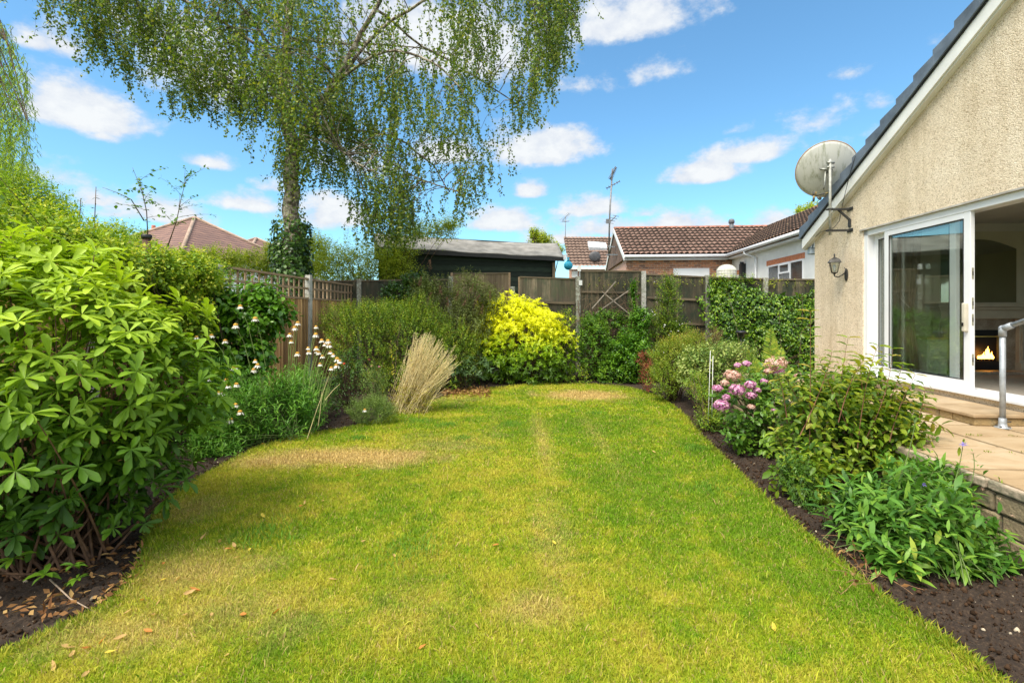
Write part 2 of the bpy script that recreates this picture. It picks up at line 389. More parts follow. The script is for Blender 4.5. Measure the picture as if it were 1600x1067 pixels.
def leaves(name, pos, d, nrm, Ln, Wd, v, mat, parent, tm='simple', top=None):
    T, Fc = TM[tm]; n = len(pos); k = len(T)
    d = norm(d); side = np.cross(d, nrm); bad = np.linalg.norm(side, axis=1) < 1e-4; side[bad] = (1, 0, 0); side = norm(side); up = np.cross(side, d)
    Ln = np.broadcast_to(Ln, n); Wd = np.broadcast_to(Wd, n)
    V = pos[:, None] + d[:, None] * (T[None, :, 0:1] * Ln[:, None, None]) + side[:, None] * (T[None, :, 1:2] * Wd[:, None, None]) + up[:, None] * (T[None, :, 2:3] * Ln[:, None, None])
    faces = np.array(Fc)[None] + (np.arange(n) * k)[:, None, None]
    return np_mesh(name, V.reshape(-1, 3), faces.reshape(-1, 3), mat, parent, attr=np.repeat(np.clip(v, 0, 1), k), top=top, smooth=(tm != 'simple'))
def twigs(name, paths, r0, r1, mat, parent, k=4, top=None):
    """paths (K,P,3) -> thin tapered tubes in one mesh"""
    K, P, _ = paths.shape
    d = norm(np.gradient(paths, axis=1)); ref = np.where(np.abs(d[..., 2:3]) > .9, np.array([1., 0, 0]), np.array([0, 0, 1.]))
    a = norm(np.cross(d, ref)); b = np.cross(d, a)
    t = np.linspace(0, 1, P)[None, :, None]; r0 = np.reshape(np.broadcast_to(r0, K), (K, 1, 1)); r1 = np.reshape(np.broadcast_to(r1, K), (K, 1, 1)); r = r0 + (r1 - r0) * t
    V = np.stack([paths + (a * math.cos(2 * PI * j / k) + b * math.sin(2 * PI * j / k)) * r for j in range(k)], 2)
    base = (np.arange(K) * P * k)[:, None, None] + (np.arange(P - 1) * k)[None, :, None] + np.arange(k)[None, None, :]
    nxt = base - np.arange(k)[None, None, :] + ((np.arange(k) + 1) % k)[None, None, :]
    Fc = np.stack([base, nxt, nxt + k, base + k], -1).reshape(-1, 4)
    return np_mesh(name, V.reshape(-1, 3), Fc, mat, parent, top=top, smooth=True)
def rnd_dirs(n, up=.0):
    a = rng.normal(size=(n, 3)); a = norm(a); a[:, 2] += up; return norm(a)
def blob_tips(blobs, n, rmin=.62, up=.35, lump=.16, zmin=.05):
    """shoot tips scattered through ellipsoids; returns positions and outward axes"""
    bl = np.array(blobs, float); vol = (bl[:, 3] * bl[:, 4] * bl[:, 5]) ** .67; idx = rng.choice(len(bl), n, p=vol / vol.sum())
    u = rnd_dirs(n, up); r = rmin + (1 - rmin) * rng.random(n) ** .55
    ph = rng.random(6) * 6
    r *= 1 + lump * (np.sin(u[:, 0] * 5 + ph[0] + idx) * np.sin(u[:, 1] * 6 + ph[1]) + .8 * np.sin(u[:, 2] * 9 + u[:, 0] * 7 + ph[2])) * .8
    C = bl[idx, :3]; S = bl[idx, 3:6]
    p = C + u * S * r[:, None]; ax = norm(u / S)
    # drop tips deep inside any other blob
    deep = np.zeros(n, bool)
    for b in bl: deep |= (((p - b[:3]) / b[3:6]) ** 2).sum(1) < (rmin * .8) ** 2
    ok = (p[:, 2] > zmin) & ~deep
    return p[ok], ax[ok], r[ok]
def foliage(parent, tips, axes, m, slen, Ln, Wd, mat, ang=55, up=.5, droop=.15, tm='simple', jit=.25, vfun=None, whorl=False, name='foliage', vr=(.15, .85)):
    """m leaves on each shoot; shoot axis bends towards up"""
    K = len(tips); ax = norm(axes + np.array([0, 0, up]) + rng.normal(size=(K, 3)) * jit)
    ref = norm(np.cross(ax, rnd_dirs(K))); bi = np.cross(ax, ref)
    t = np.linspace(1, 0, m)[None, :] if not whorl else np.linspace(1, .82, m)[None, :]
    t = t + rng.normal(size=(K, m)) * .03
    phi = (np.arange(m) * 2.399)[None, :] + rng.random((K, 1)) * 6.28 + rng.normal(size=(K, m)) * .2
    if whorl: phi = (np.arange(m) * 6.283 * 1.03 / max(1, m))[None, :] * (2 if m > 8 else 1) + rng.random((K, 1)) * 6.28 + rng.normal(size=(K, m)) * .22
    a = R(ang) + rng.normal(size=(K, m)) * .22 + (0 if not whorl else (1 - t) * 1.2)
    pos = tips[:, None] + ax[:, None] * ((t - 1) * np.reshape(np.broadcast_to(slen, K), (K, 1)))[..., None]
    perp = ref[:, None] * np.cos(phi)[..., None] + bi[:, None] * np.sin(phi)[..., None]
    d = ax[:, None] * np.cos(a)[..., None] + perp * np.sin(a)[..., None]
    d = d + np.array([0, 0, -droop]) * (1 + rng.random((K, m, 1)))
    nrm = ax[:, None] * .6 + np.array([0, 0, .8]) + rng.normal(size=(K, m, 3)) * .22
    sc = rng.uniform(.5, 1.15, (K, m)) * rng.uniform(.75, 1.1, (K, 1)) * (1 if whorl else (1.05 - .45 * t))
    v = rng.uniform(vr[0], vr[1], (K, 1)) + rng.normal(size=(K, m)) * .1
    if vfun is not None: v = vfun(pos, t, v)
    return leaves(name, pos.reshape(-1, 3), d.reshape(-1, 3), nrm.reshape(-1, 3), (Ln * sc).ravel(), (Wd * sc).ravel(), v.ravel(), mat, parent, tm)
def stems(parent, base, spread, tips, mat, r0=.006, r1=.0015, name='stem', arch=.25, P=6, kind=None):
    K = len(tips); a = rng.random(K) * 6.28; rr = np.sqrt(rng.random(K)) * spread
    b = np.array(base)[None] + np.stack([np.cos(a) * rr, np.sin(a) * rr, np.zeros(K)], 1)
    t = np.linspace(0, 1, P)[None, :, None]
    mid = (b + tips) / 2; mid[:, 2] += np.abs(tips[:, 2] - b[:, 2]) * arch; mid += rng.normal(size=(K, 3)) * .03
    p = (1 - t) ** 2 * b[:, None] + 2 * t * (1 - t) * mid[:, None] + t ** 2 * tips[:, None]
    return twigs(name, p, r0, r1, mat, parent)

# ------------------------------------------------------------------ value noise for soil and lawn
_T = rng.random((256, 256))
def vnoise(x, y, s=1.0, o=0):
    x = np.asarray(x) * s + 31.7 + o * 17.3; y = np.asarray(y) * s + 77.1 + o * 9.1
    i = np.floor(x).astype(int); j = np.floor(y).astype(int); fx = x - i; fy = y - j
    fx = fx * fx * (3 - 2 * fx); fy = fy * fy * (3 - 2 * fy)
    g = lambda a, b: _T[a % 256, b % 256]
    return (g(i, j) * (1 - fx) + g(i + 1, j) * fx) * (1 - fy) + (g(i, j + 1) * (1 - fx) + g(i + 1, j + 1) * fx) * fy
def fbm(x, y, s=1.0, n=4, o=0):
    t = 0; a = .5
    for k in range(n): t = t + a * vnoise(x, y, s * 2 ** k, o + k); a *= .5
    return t / (1 - .5 ** n)
def inside(px, py, poly):
    c = np.zeros(len(px), bool); n = len(poly)
    for i in range(n):
        x0, y0 = poly[i]; x1, y1 = poly[(i + 1) % n]
        hit = ((y0 > py) != (y1 > py)) & (px < (x1 - x0) * (py - y0) / ((y1 - y0) if y1 != y0 else 1e-9) + x0)
        c ^= hit
    return c
def smooth_poly(P, it=2):
    for _ in range(it):
        Q = []
        for i in range(len(P)):
            a, b = P[i], P[(i + 1) % len(P)]
            Q += [(.75 * a[0] + .25 * b[0], .75 * a[1] + .25 * b[1]), (.25 * a[0] + .75 * b[0], .25 * a[1] + .75 * b[1])]
        P = Q
    return P

# ------------------------------------------------------------------ ground, soil, lawn
g = MB(); g.add([(-900, -900, -.06), (900, -900, -.06), (900, 900, -.06), (-900, 900, -.06)], [(0, 1, 2, 3)])
tag(g.build('ground', plain('far_ground', (.07, .09, .03), .95, .2, .4), top=(False, (0, 0, 0))), 'flat ground reaching away beyond the garden fences', 'ground', kind='structure')

LAWN_PX = [(40,1017),(120,985),(196,940),(230,880),(237,830),(268,782),(330,742),(400,704),(470,683),(560,671),(622,650),(680,626),(755,609),(860,601),(960,603),(1012,614),(1060,640),(1098,690),(1132,722),(1200,790),(1300,880),(1400,960),(1480,1015)]
LP = [G(*p)[:2] for p in LAWN_PX]
LAWN = [(-3.1, .2), (-2.55, 1.55)] + LP + [(1.95, 1.9), (1.98, .2)]
LAWN = smooth_poly(LAWN, 2)
LA = np.array(LAWN)
def edge_dist(x, y):
    d = np.full(x.shape, 9.0)
    for i in range(len(LA)):
        a, b = LA[i], LA[(i + 1) % len(LA)]; ab = b - a
        t = np.clip(((x - a[0]) * ab[0] + (y - a[1]) * ab[1]) / max((ab ** 2).sum(), 1e-9), 0, 1)
        d = np.minimum(d, np.hypot(x - a[0] - t * ab[0], y - a[1] - t * ab[1]))
    return d
# dry patches: photo centre, half sizes on the ground, strength
def gp(px, py): return G(px, py)[:2]
PATCH = [(gp(915, 620), .8, .6, 1.5), (gp(540, 718), 1.05, .36, 1.25), (gp(430, 726), .55, .3, 1.0), (gp(300, 905), .5, .32, .6), (gp(835, 960), .28, .2, .6), (gp(200, 1000), .5, .2, .55), (gp(300, 800), .3, .3, .5),
         (gp(690, 700), .7, .5, .35), (gp(860, 850), .18, .9, .32), (gp(846, 690), .12, 1.6, .42), (gp(935, 690), .1, 1.3, .25), (gp(770, 690), .1, 1.3, .18), (gp(700, 625), .8, .5, .35), (gp(360, 960), .6, .3, .4), (gp(640, 960), .35, .3, .2)]
def lawn_col(x, y, blade=True):
    n = len(x); a = fbm(x, y, 1.1, 4, 1); b = fbm(x, y, 5.0, 3, 5); c = fbm(x, y, 20., 2, 9)
    s = (a - .5) * 1.5 + (b - .5) * 1.1 + (c - .5) * .8 + .40
    s = s + .16 * np.clip(-x * .5 + .1, -.7, .9)
    # mower stripes, running away from the camera
    s = s + .05 * np.sign(np.sin((x - .05 * y) * 2 * PI / 1.05))
    dry = np.zeros(n)
    for (cx, cy), rx, ry, k in PATCH:
        wob = 1 + .9 * (b - .5) + .8 * (a - .5)
        q = np.sqrt(((x - cx) / rx) ** 2 + ((y - cy) / ry) ** 2) * wob
        dry = np.maximum(dry, k * np.clip(1.25 - q, 0, 1))
    if blade: s = s + rng.normal(size=n) * .24; dry = dry + rng.normal(size=n) * .14
    s = np.clip(s, 0, 1)[:, None]; dry = np.clip(dry, 0, 1)[:, None]
    lush = np.array([.155, .295, .012]); mid = np.array([.31, .40, .016]); yel = np.array([.50, .47, .05]); straw = np.array([.66, .48, .19])
    col = np.where(s < .5, lush + (mid - lush) * s * 2, mid + (yel - mid) * (s - .5) * 2)
    col = col + (straw - col) * dry * .9
    if blade:
        k = rng.random(n)[:, None]; brown = np.array([.34, .25, .10])
        col = np.where(k < .05 + .22 * dry, brown + (straw - brown) * rng.random((n, 1)), col); col = col * rng.uniform(.75, 1.2, (n, 1))
    return col
def attr_col_mat(name, rough=.7, trans=.0, bump=0):
    m, nt, N, L, b = nodes_of(name); at = N.new('ShaderNodeAttribute'); at.attribute_name = 'col'
    L.new(at.outputs['Color'], b.inputs['Base Color']); b.inputs['Roughness'].default_value = rough; b.inputs['Specular IOR Level'].default_value = .08
    if trans:
        tr = N.new('ShaderNodeBsdfTranslucent'); L.new(at.outputs['Color'], tr.inputs[0]); mx = N.new('ShaderNodeMixShader'); mx.inputs[0].default_value = trans
        L.new(b.outputs[0], mx.inputs[1]); L.new(tr.outputs[0], mx.inputs[2]); L.new(mx.outputs[0], N['Material Output'].inputs[0])
    MATS[name] = m; return m
def grid(x0, x1, y0, y1, st):
    xs = np.arange(x0, x1 + st / 2, st); ys = np.arange(y0, y1 + st / 2, st); X, Y = np.meshgrid(xs, ys); nx, ny = len(xs), len(ys)
    i = (np.arange(ny - 1)[:, None] * nx + np.arange(nx - 1)[None]).ravel()
    return X.ravel(), Y.ravel(), np.stack([i, i + 1, i + 1 + nx, i + nx], 1)
# soil of the beds, cloddy
def soil_h(x, y):
    return .02 + .055 * (fbm(x, y, 2.2, 3, 3) - .5) + .05 * (fbm(x, y, 13, 3, 6) - .5) + .035 * np.clip(fbm(x, y, 34, 2, 8) - .5, 0, 1) * 2
sx, sy, sf = grid(-5.2, 4.3, .3, 12.2, .022)
sz = soil_h(sx, sy); ins = inside(sx, sy, LAWN); ed = edge_dist(sx, sy)
sz = np.where(ins, np.where(ed > .05, -.05, -.05 + 0 * sz), sz - .035 * np.exp(-ed / .07))
m, nt, N, L, b = nodes_of('soil')
tc = N.new('ShaderNodeTexCoord'); n = N.new('ShaderNodeTexNoise'); n.inputs['Scale'].default_value = 55; n.inputs['Detail'].default_value = 6; n.inputs['Roughness'].default_value = .7; L.new(tc.outputs['Object'], n.inputs['Vector'])
L.new(ramp(N, L, n.outputs[0], [(.3, (.010, .0055, .003)), (.52, (.034, .020, .011)), (.64, (.07, .044, .025)), (.76, (.17, .12, .07))]), b.inputs['Base Color']); b.inputs['Roughness'].default_value = .95
bp = N.new('ShaderNodeBump'); bp.inputs['Strength'].default_value = .9; bp.inputs['Distance'].default_value = .012; L.new(n.outputs[0], bp.inputs['Height']); L.new(bp.outputs[0], b.inputs['Normal']); MATS['soil'] = m
# only keep soil faces that are not well inside the lawn
kf = ~(ins[sf].all(1) & (ed[sf].min(1) > .12))
tag(np_mesh('soil', np.stack([sx, sy, sz], 1), sf[kf], MATS['soil'], top=(False, (0, 0, 0)), smooth=True), 'dark crumbly bare soil of the curved planting beds', 'soil', kind='structure')
# crumbs and chips on the soil
K = 22000
cxy = np.concatenate([np.stack([rng.uniform(1.3, 3.0, K), rng.uniform(1.5, 7, K)], 1), np.stack([rng.uniform(-3.6, -1.4, K), rng.uniform(1.6, 7, K)], 1)])
cxy = cxy[~inside(cxy[:, 0], cxy[:, 1], LAWN)]; cxy = cxy[edge_dist(cxy[:, 0], cxy[:, 1]) > .03]
K = len(cxy); s_ = .0026 + .011 * rng.random(K) ** 5 * rng.uniform(.6, 1.8, K)
O = np.array([(1,0,0),(-1,0,0),(0,1,0),(0,-1,0),(0,0,1),(0,0,-1)]); OF = np.array([(0,2,4),(2,1,4),(1,3,4),(3,0,4),(2,0,5),(1,2,5),(3,1,5),(0,3,5)])
V = np.stack([cxy[:, 0], cxy[:, 1], soil_h(cxy[:, 0], cxy[:, 1]) + .3 * s_], 1)[:, None] + O[None] * s_[:, None, None] * rng.uniform(.5, 1.2, (K, 6, 1))
cc = np.where(rng.random((K, 1)) < .03, np.array([[.30, .25, .18]]), np.array([[.040, .023, .013]])) * rng.uniform(.4, 2.0, (K, 1))
tag(np_mesh('soil_crumbs', V.reshape(-1, 3), (OF[None] + np.arange(K)[:, None, None] * 6).reshape(-1, 3), attr_col_mat('crumb', .95), cattr=np.repeat(cc, 6, 0), top=(False, (0, 0, 0))), 'loose crumbs of earth and grit on the beds', 'soil crumbs', kind='stuff')

# lawn turf, with its cut edge standing above the soil
lx, ly, lf = grid(-3.2, 3.6, .2, 10.8, .05)
inn = inside(lx, ly, LAWN); led = edge_dist(lx, ly)
lz = np.where(inn, .028 + .03 * (fbm(lx, ly, .8, 3, 2) - .5) + .006 * (fbm(lx, ly, 14, 2, 4) - .5), .02)
# pull border vertices to the outline
pts = np.stack([lx, ly], 1)
kf = inn[lf].sum(1) >= 4
tag(np_mesh('lawn', np.concatenate([np.stack([lx, ly, lz], 1)]), lf[kf], attr_col_mat('turf', .9), cattr=lawn_col(lx, ly, False) * np.array([.62, .60, .6]), top=(False, (0, 0, 0)), smooth=True), 'mown lawn with curved edges and dry straw patches', 'lawn', kind='structure')
lb = MB(); LL = np.array(LAWN); cen = LL.mean(0)
e0 = [(x, y, -.06) for x, y in LAWN]; e1 = [(x, y, .02) for x, y in LAWN]
inn2 = []
for i in range(len(LL)):
    t = LL[(i + 1) % len(LL)] - LL[i - 1]; nn_ = np.array([-t[1], t[0]]) / (np.linalg.norm(t) + 1e-9)
    area = 1
    inn2.append((LL[i][0] + nn_[0] * -.08, LL[i][1] + nn_[1] * -.08, .022))
n_ = len(LL); vv = e0 + e1 + inn2
lb.add(vv, [(i, (i + 1) % n_, n_ + (i + 1) % n_, n_ + i) for i in range(n_)] + [(n_ + i, n_ + (i + 1) % n_, 2 * n_ + (i + 1) % n_, 2 * n_ + i) for i in range(n_)])
tag(lb.build('lawn_edge', plain('cut_turf', (.075, .065, .03), .95, .25, 20, .5), top=(False, (0, 0, 0))), 'spade-cut edge of the lawn beside the beds', 'lawn edge', kind='structure')

# grass blades
def grass(n, y0, y1, w, l):
    x = rng.uniform(-3.2, 3.6, int(n * 1.0)); y = y0 + (y1 - y0) * rng.random(len(x))
    ok = (np.abs(x) < y * 1.12 + .25) & inside(x, y, LAWN); x, y = x[ok], y[ok]; k = len(x)
    dn = fbm(x, y, 6, 2, 12)
    ln = l * rng.uniform(.5, 1.25, k) * (.75 + .6 * dn); ln = np.where(edge_dist(x, y) < .06, ln * 1.35, ln)
    a = rng.random(k) * 2 * PI; lean = rng.uniform(.25, 1.25, k)
    b = rng.random(k) * 2 * PI; wd = w * rng.uniform(.7, 1.3, k)
    z0 = .02 + .03 * (fbm(x, y, .8, 3, 2) - .5) + .006
    p = np.stack([x, y, z0], 1); sdv = np.stack([np.cos(b), np.sin(b), 0 * b], 1) * wd[:, None] / 2
    dirv = np.stack([np.cos(a) * np.sin(lean), np.sin(a) * np.sin(lean), np.cos(lean)], 1)
    midp = p + dirv * (ln * .55)[:, None] + np.array([0, 0, .15]) * ln[:, None] * .6
    tip = p + dirv * ln[:, None] - np.array([0, 0, .1]) * ln[:, None]
    V = np.stack([p - sdv, p + sdv, midp + sdv * .8, midp - sdv * .8, tip], 1)
    Fc = np.array([(0, 1, 2), (0, 2, 3), (3, 2, 4)])[None] + np.arange(k)[:, None, None] * 5
    return V.reshape(-1, 3), Fc.reshape(-1, 3), np.repeat(lawn_col(x, y), 5, 0)
Vs, Fs, Cs = [], [], []; off = 0
for a_ in ((290000, 1.75, 3.0, .0033, .029), (230000, 3.0, 4.6, .0044, .030), (160000, 4.6, 7.0, .007, .032), (90000, 7.0, 10.6, .011, .035), (9000, 1.75, 9, .006, .06)):
    v_, f_, c_ = grass(*a_); Vs.append(v_); Fs.append(f_ + off); Cs.append(c_); off += len(v_)
for px, py, rr in ((650, 662, .22), (800, 668, .2), (722, 690, .12), (700, 668, .15), (1085, 705, .14), (560, 690, .1), (930, 650, .12), (640, 870, .25), (420, 840, .25), (1110, 770, .2)):
    k = 480; cx_, cy_ = gp(px, py); x = cx_ + rng.normal(size=k) * rr * .5; y = cy_ + rng.normal(size=k) * rr * .5
    ln = rng.uniform(.03, .062, k); az_ = rng.random(k) * 6.28; le = rng.uniform(.2, .9, k); p = np.stack([x, y, np.full(k, .03)], 1); dv_ = np.stack([np.cos(az_) * np.sin(le), np.sin(az_) * np.sin(le), np.cos(le)], 1); s_v = np.stack([-np.sin(az_), np.cos(az_), 0 * az_], 1) * .0022
    v_ = np.stack([p - s_v, p + s_v, p + dv_ * (ln * .6)[:, None] + s_v * .8, p + dv_ * (ln * .6)[:, None] - s_v * .8, p + dv_ * ln[:, None] - [0, 0, .008]], 1).reshape(-1, 3)
    Vs.append(v_); Fs.append((np.array([(0, 1, 2), (0, 2, 3), (3, 2, 4)])[None] + np.arange(k)[:, None, None] * 5).reshape(-1, 3) + off); off += len(v_); Cs.append(np.repeat(np.array([[.14, .29, .03]]) * rng.uniform(.7, 1.3, (k, 1)), 5, 0))
tag(np_mesh('grass', np.concatenate(Vs), np.concatenate(Fs), attr_col_mat('grass_blade', .55, .3), cattr=np.concatenate(Cs), top=(False, (0, 0, 0))), 'short mown grass blades, green to yellow, covering the lawn', 'grass', kind='stuff')

# longer tufts hanging over the cut edge
k = 16000; t_ = rng.random(k) * len(LA); i_ = t_.astype(int); f_ = (t_ - i_)[:, None]
p = LA[i_] * (1 - f_) + LA[(i_ + 1) % len(LA)] * f_ + rng.normal(size=(k, 2)) * .018
p = p[(p[:, 1] > 1.8)]; k = len(p)
leaves('edge_grass', np.concatenate([p, np.full((k, 1), .015)], 1), np.concatenate([rng.normal(size=(k, 2)) * .7, np.full((k, 1), .75)], 1), rnd_dirs(k), rng.uniform(.025, .07, k), .005, rng.random(k),
       leaf_mat('edge_blade', [(.10, .21, .015), (.19, .30, .02), (.34, .34, .07)], .5), None, 'simple', top=(False, (0, 0, 0)))
tag(bpy.data.objects['edge_grass'], 'longer grass along the cut edge of the lawn', 'grass', kind='stuff')

# ------------------------------------------------------------------ patio, retaining wall, step
PZ = .43; XW = 4.639; XE = 2.9
mats_slab = []
m, nt, N, L, b = nodes_of('sandstone')
tc = N.new('ShaderNodeTexCoord'); gi = N.new('ShaderNodeNewGeometry')
n = N.new('ShaderNodeTexNoise'); n.inputs['Scale'].default_value = 1.6; n.inputs['Detail'].default_value = 8; n.inputs['Roughness'].default_value = .62; n.inputs['Distortion'].default_value = .8
mp = N.new('ShaderNodeMapping'); mp.inputs['Scale'].default_value = (1, 2.2, 1); L.new(tc.outputs['Object'], mp.inputs[0]); L.new(mp.outputs[0], n.inputs['Vector'])
c0 = ramp(N, L, n.outputs[0], [(.3, (.27, .19, .105)), (.5, (.42, .32, .205)), (.7, (.49, .40, .28))])
mu = N.new('ShaderNodeMixRGB'); mu.blend_type = 'MULTIPLY'; mu.inputs[0].default_value = 1; L.new(c0, mu.inputs[1])
L.new(ramp(N, L, gi.outputs['Random Per Island'], [(0, (.88, .80, .68)), (.5, (1, .97, .93)), (1, (1.08, 1.08, 1.06))]), mu.inputs[2])
L.new(mu.outputs[0], b.inputs['Base Color']); b.inputs['Roughness'].default_value = .8
n2 = N.new('ShaderNodeTexNoise'); n2.inputs['Scale'].default_value = 9; n2.inputs['Detail'].default_value = 8; L.new(tc.outputs['Object'], n2.inputs['Vector'])
bp = N.new('ShaderNodeBump'); bp.inputs['Strength'].default_value = .4; bp.inputs['Distance'].default_value = .02; L.new(n2.outputs[0], bp.inputs['Height']); L.new(bp.outputs[0], b.inputs['Normal']); MATS['sandstone'] = m
pm = MB()
cols = [(XE + .0, .75), (XE + .76, .60), (XE + 1.37, .40)]
for ci, (x0, w_) in enumerate(cols):
    y = .6 + ci * .35; 
    while y < 9.0:
        l_ = random.choice([.45, .6, .9]); dz = random.uniform(-.004, .003)
        pm.box((x0 + .013, y, PZ - .05 + dz), (min(x0 + w_ - .010, XW - .01), min(y + l_ - .026, 9.0), PZ + dz)); y += l_
po = pm.build('patio', MATS['sandstone'], top=(True, (0, 0, 0)), bevel=.006); tag(po, 'raised patio of buff sandstone slabs in front of the house', 'patio', kind='structure')
mb = MB().box((XE + .06, .5, -.05), (XW - .004, 9.02, PZ - .056)); tag(mb.build('patio_base', plain('joint', (.05, .04, .028), .95, .2, 9), top=(True, (0, 0, 0))), 'mortar bed under the sandstone slabs', 'patio base', kind='structure')
t = thing('retaining_wall', 'low rough sandstone retaining wall holding up the patio behind the border plants', 'wall', (XE, 4, 0), True)
stone_m = spotted_mat('wall_stone', (.30, .235, .14), (.12, .11, .07), 7, .55, .9, .8)
sw = MB()
for r_ in range(3):
    y = .55 + .1 * r_
    while y < 8.9:
        l_ = random.uniform(.2, .42); d_ = random.uniform(-.012, .012)
        sw.box((XE - .02 + d_, y, .0 + r_ * .125 - .02), (XE + .055, y + l_ - .012, r_ * .125 + .095)); y += l_
sw.build('stonework', stone_m, t, .014)
MB().box((XE + .0, .5, -.04), (XE + .05, 8.95, .36)).build('mortar', plain('mortar', (.13, .115, .085), .95, .2, 20), t)
cp = MB(); y = .55
while y < 8.9:
    l_ = random.uniform(.5, .9); cp.box((XE - .05 + random.uniform(-.01, .01), y, PZ - .066), (XE - .004, y + l_ - .008, PZ - .004)); y += l_
cp.build('coping', spotted_mat('coping_stone', (.42, .33, .24), (.20, .18, .12), 9, .52, .9, .5), t, .012)
t = thing('stone_step', 'buff sandstone step with riser of short blocks under the sliding doors', 'step', (4.35, 5.4, PZ), True)
ya, yb = w2e(4.45, 4.62)[1], w2e(4.45, 6.15)[1]; sxl = 4.06
st = MB(); y = ya + .02
while y < yb - .05:
    l_ = min(random.uniform(.16, .36), yb - y); st.box((sxl + .025, y, PZ), (XW - .03, y + l_ - .008, PZ + .075)); y += l_
st.build('riser', spotted_mat('riser_stone', (.36, .255, .12), (.17, .14, .08), 11, .56, .9, .7), t, .01)
st = MB(); y = ya
for l_ in (.62, .5, yb - ya - 1.12): st.box((sxl, y, PZ + .078), (XW - .012, y + l_ - .006, PZ + .112)); y += l_
st.build('tread', MATS['sandstone'], t, .008)

# weeds in the patio joints
k = 900; jy = rng.choice([w2e(3.9, 3.75)[1], w2e(3.9, 4.3)[1], 3.3, 5.3], k) + rng.normal(size=k) * .01; jx = rng.uniform(XE + .4, XW - .2, k)
jx = jx + 0; wx, wy = jx * cT + jy * sT, -jx * sT + jy * cT; sel = fbm(wx, wy, 6, 2, 3) > .56; wx, wy = wx[sel], wy[sel]; k = len(wx)
leaves('patio_weeds', np.stack([wx, wy, np.full(k, PZ - .005)], 1), rnd_dirs(k, .8), rnd_dirs(k), .022, .006, rng.random(k), leaf_mat('moss', [(.10, .16, .02), (.2, .28, .03)], .6), None, 'simple', top=(False, (0, 0, 0)))
tag(bpy.data.objects['patio_weeds'], 'moss and tiny weeds in the joints of the patio', 'moss', kind='stuff')

# ------------------------------------------------------------------ the house
PD = render_mat()
white = plain('white_upvc', (.80, .81, .83), .35, .02, 3, 0, spec=.5)
white2 = plain('white_board', (.78, .78, .76), .5, .04, 4)
gap_shade = plain('gap_shade', (.02, .02, .022), .6)
hs = thing('house', 'cream pebbledashed house with grey slate verge and white sliding patio doors', 'house', (XW, 6.0, 0), True)
def yw(px, x0=4.65): return x0 * sT + F * x0 / (px - 853) / cT
yC = 8.76; yD = yw(1348); zS, zT = .62, 2.715; yO = 3.72
def rake(y): return 2.735 + .519 * (8.77 - y) if y > 4.0 else 2.735 + .519 * (8.77 - 4.0) - .519 * (4.0 - y)
X0, X1 = XW, XW + .28
w_ = MB()
w_.prism([(yC, 0), (yC, rake(yC)), (yD, rake(yD)), (yD, 0)], 0, X0, X1)
w_.prism([(yD, zT), (yD, rake(yD)), (4.0, rake(4.0)), (yO, rake(yO)), (yO, zT)], 0, X0, X1)
w_.prism([(yD, 0), (yD, zS - .012), (yO, zS - .012), (yO, 0)], 0, X0, X1)
w_.prism([(yO, 0), (yO, rake(yO)), (-1.2, rake(-1.2)), (-1.2, 0)], 0, X0, X1)
wall = w_.build('wall', PD, hs)
MB().box((X1, yC - .28, 0), (X1 + 8, yC, 2.735)).build('wall', PD, hs)
# lintel bead over the door and plinth
lb_ = MB().box((X0 - .022, yO, zT - .004), (X0 - .001, yD + .05, zT + .016)); lb_.build('lintel_bead', plain('bead', (.42, .40, .36), .7, .15, 8), hs)
MB().box((X0 - .02, yO, .48), (X0 - .001, yD + .9, .535)).box((X0 - .03, yb + .05, PZ + .0), (X0 - .001, yC, PZ + .045)).build('plinth', spotted_mat('plinth_brick', (.25, .17, .11), (.42, .34, .22), 14, .5, .9, .5), hs)
# roof: bargeboard, strip painted as the shadow gap, slates seen on their verge, roof plane
def sl(y, off): return (y, rake(y) + off)
rf = MB(); yE = yC + .22
rf.prism([(yE, rake(yE) + .02), (yE, rake(yE) + .19), (4.0, rake(4.0) + .19), (4.0, rake(4.0) + .02)], 0, X0 - .10, X0 - .075)
rf.prism([(4.0, rake(4.0) + .02), (4.0, rake(4.0) + .19), (-1.4, rake(-1.4) + .19), (-1.4, rake(-1.4) + .02)], 0, X0 - .10, X0 - .075)
barge = rf.build('bargeboard', white2, hs)
MB().prism([(yE, rake(yE) + .0), (yE, rake(yE) + .03), (4.0, rake(4.0) + .03), (4.0, rake(4.0) + .0)], 0, X0 - .074, X0 + .0).build('soffit', white2, hs)
MB().prism([(yE, rake(yE) + .192), (yE, rake(yE) + .215), (4.0, rake(4.0) + .215), (4.0, rake(4.0) + .192)], 0, X0 - .115, X0 + .1).build('verge_shade_strip', gap_shade, hs)  # near-black strip painting the shade between bargeboard and slates
slate = plain('slate', (.12, .15, .195), .5, .16, 5, .2, 30, spec=.5)
vu = MB(); y = yE + .03; ck = math.hypot(1, .519); k_ = 0
while y > 4.0:
    y2 = y - .30; a0 = rake(y) + .215; a1 = rake(y2) + .215
    vu.prism([(y, a0 - .005), (y, a0 + .195), (y2 - .02, a1 + .135), (y2 - .02, a1 - .005 + .0104)], 0, X0 - .135 - .0015 * (k_ % 2), X0 + .16); y = y2; k_ += 1
vu.build('verge_slate', slate, hs, .004)
rp = MB()
rp.prism([(yE, rake(yE) + .20), (yE, rake(yE) + .30), (4.0, rake(4.0) + .30), (4.0, rake(4.0) + .20)], 0, X0 + .162, X0 + 9)
rp.prism([(4.0, rake(4.0) + .20), (4.0, rake(4.0) + .30), (-1.6, rake(-1.6) + .30), (-1.6, rake(-1.6) + .20)], 0, X0 + .16, X0 + 9)
rp.build('roof', slate, hs)
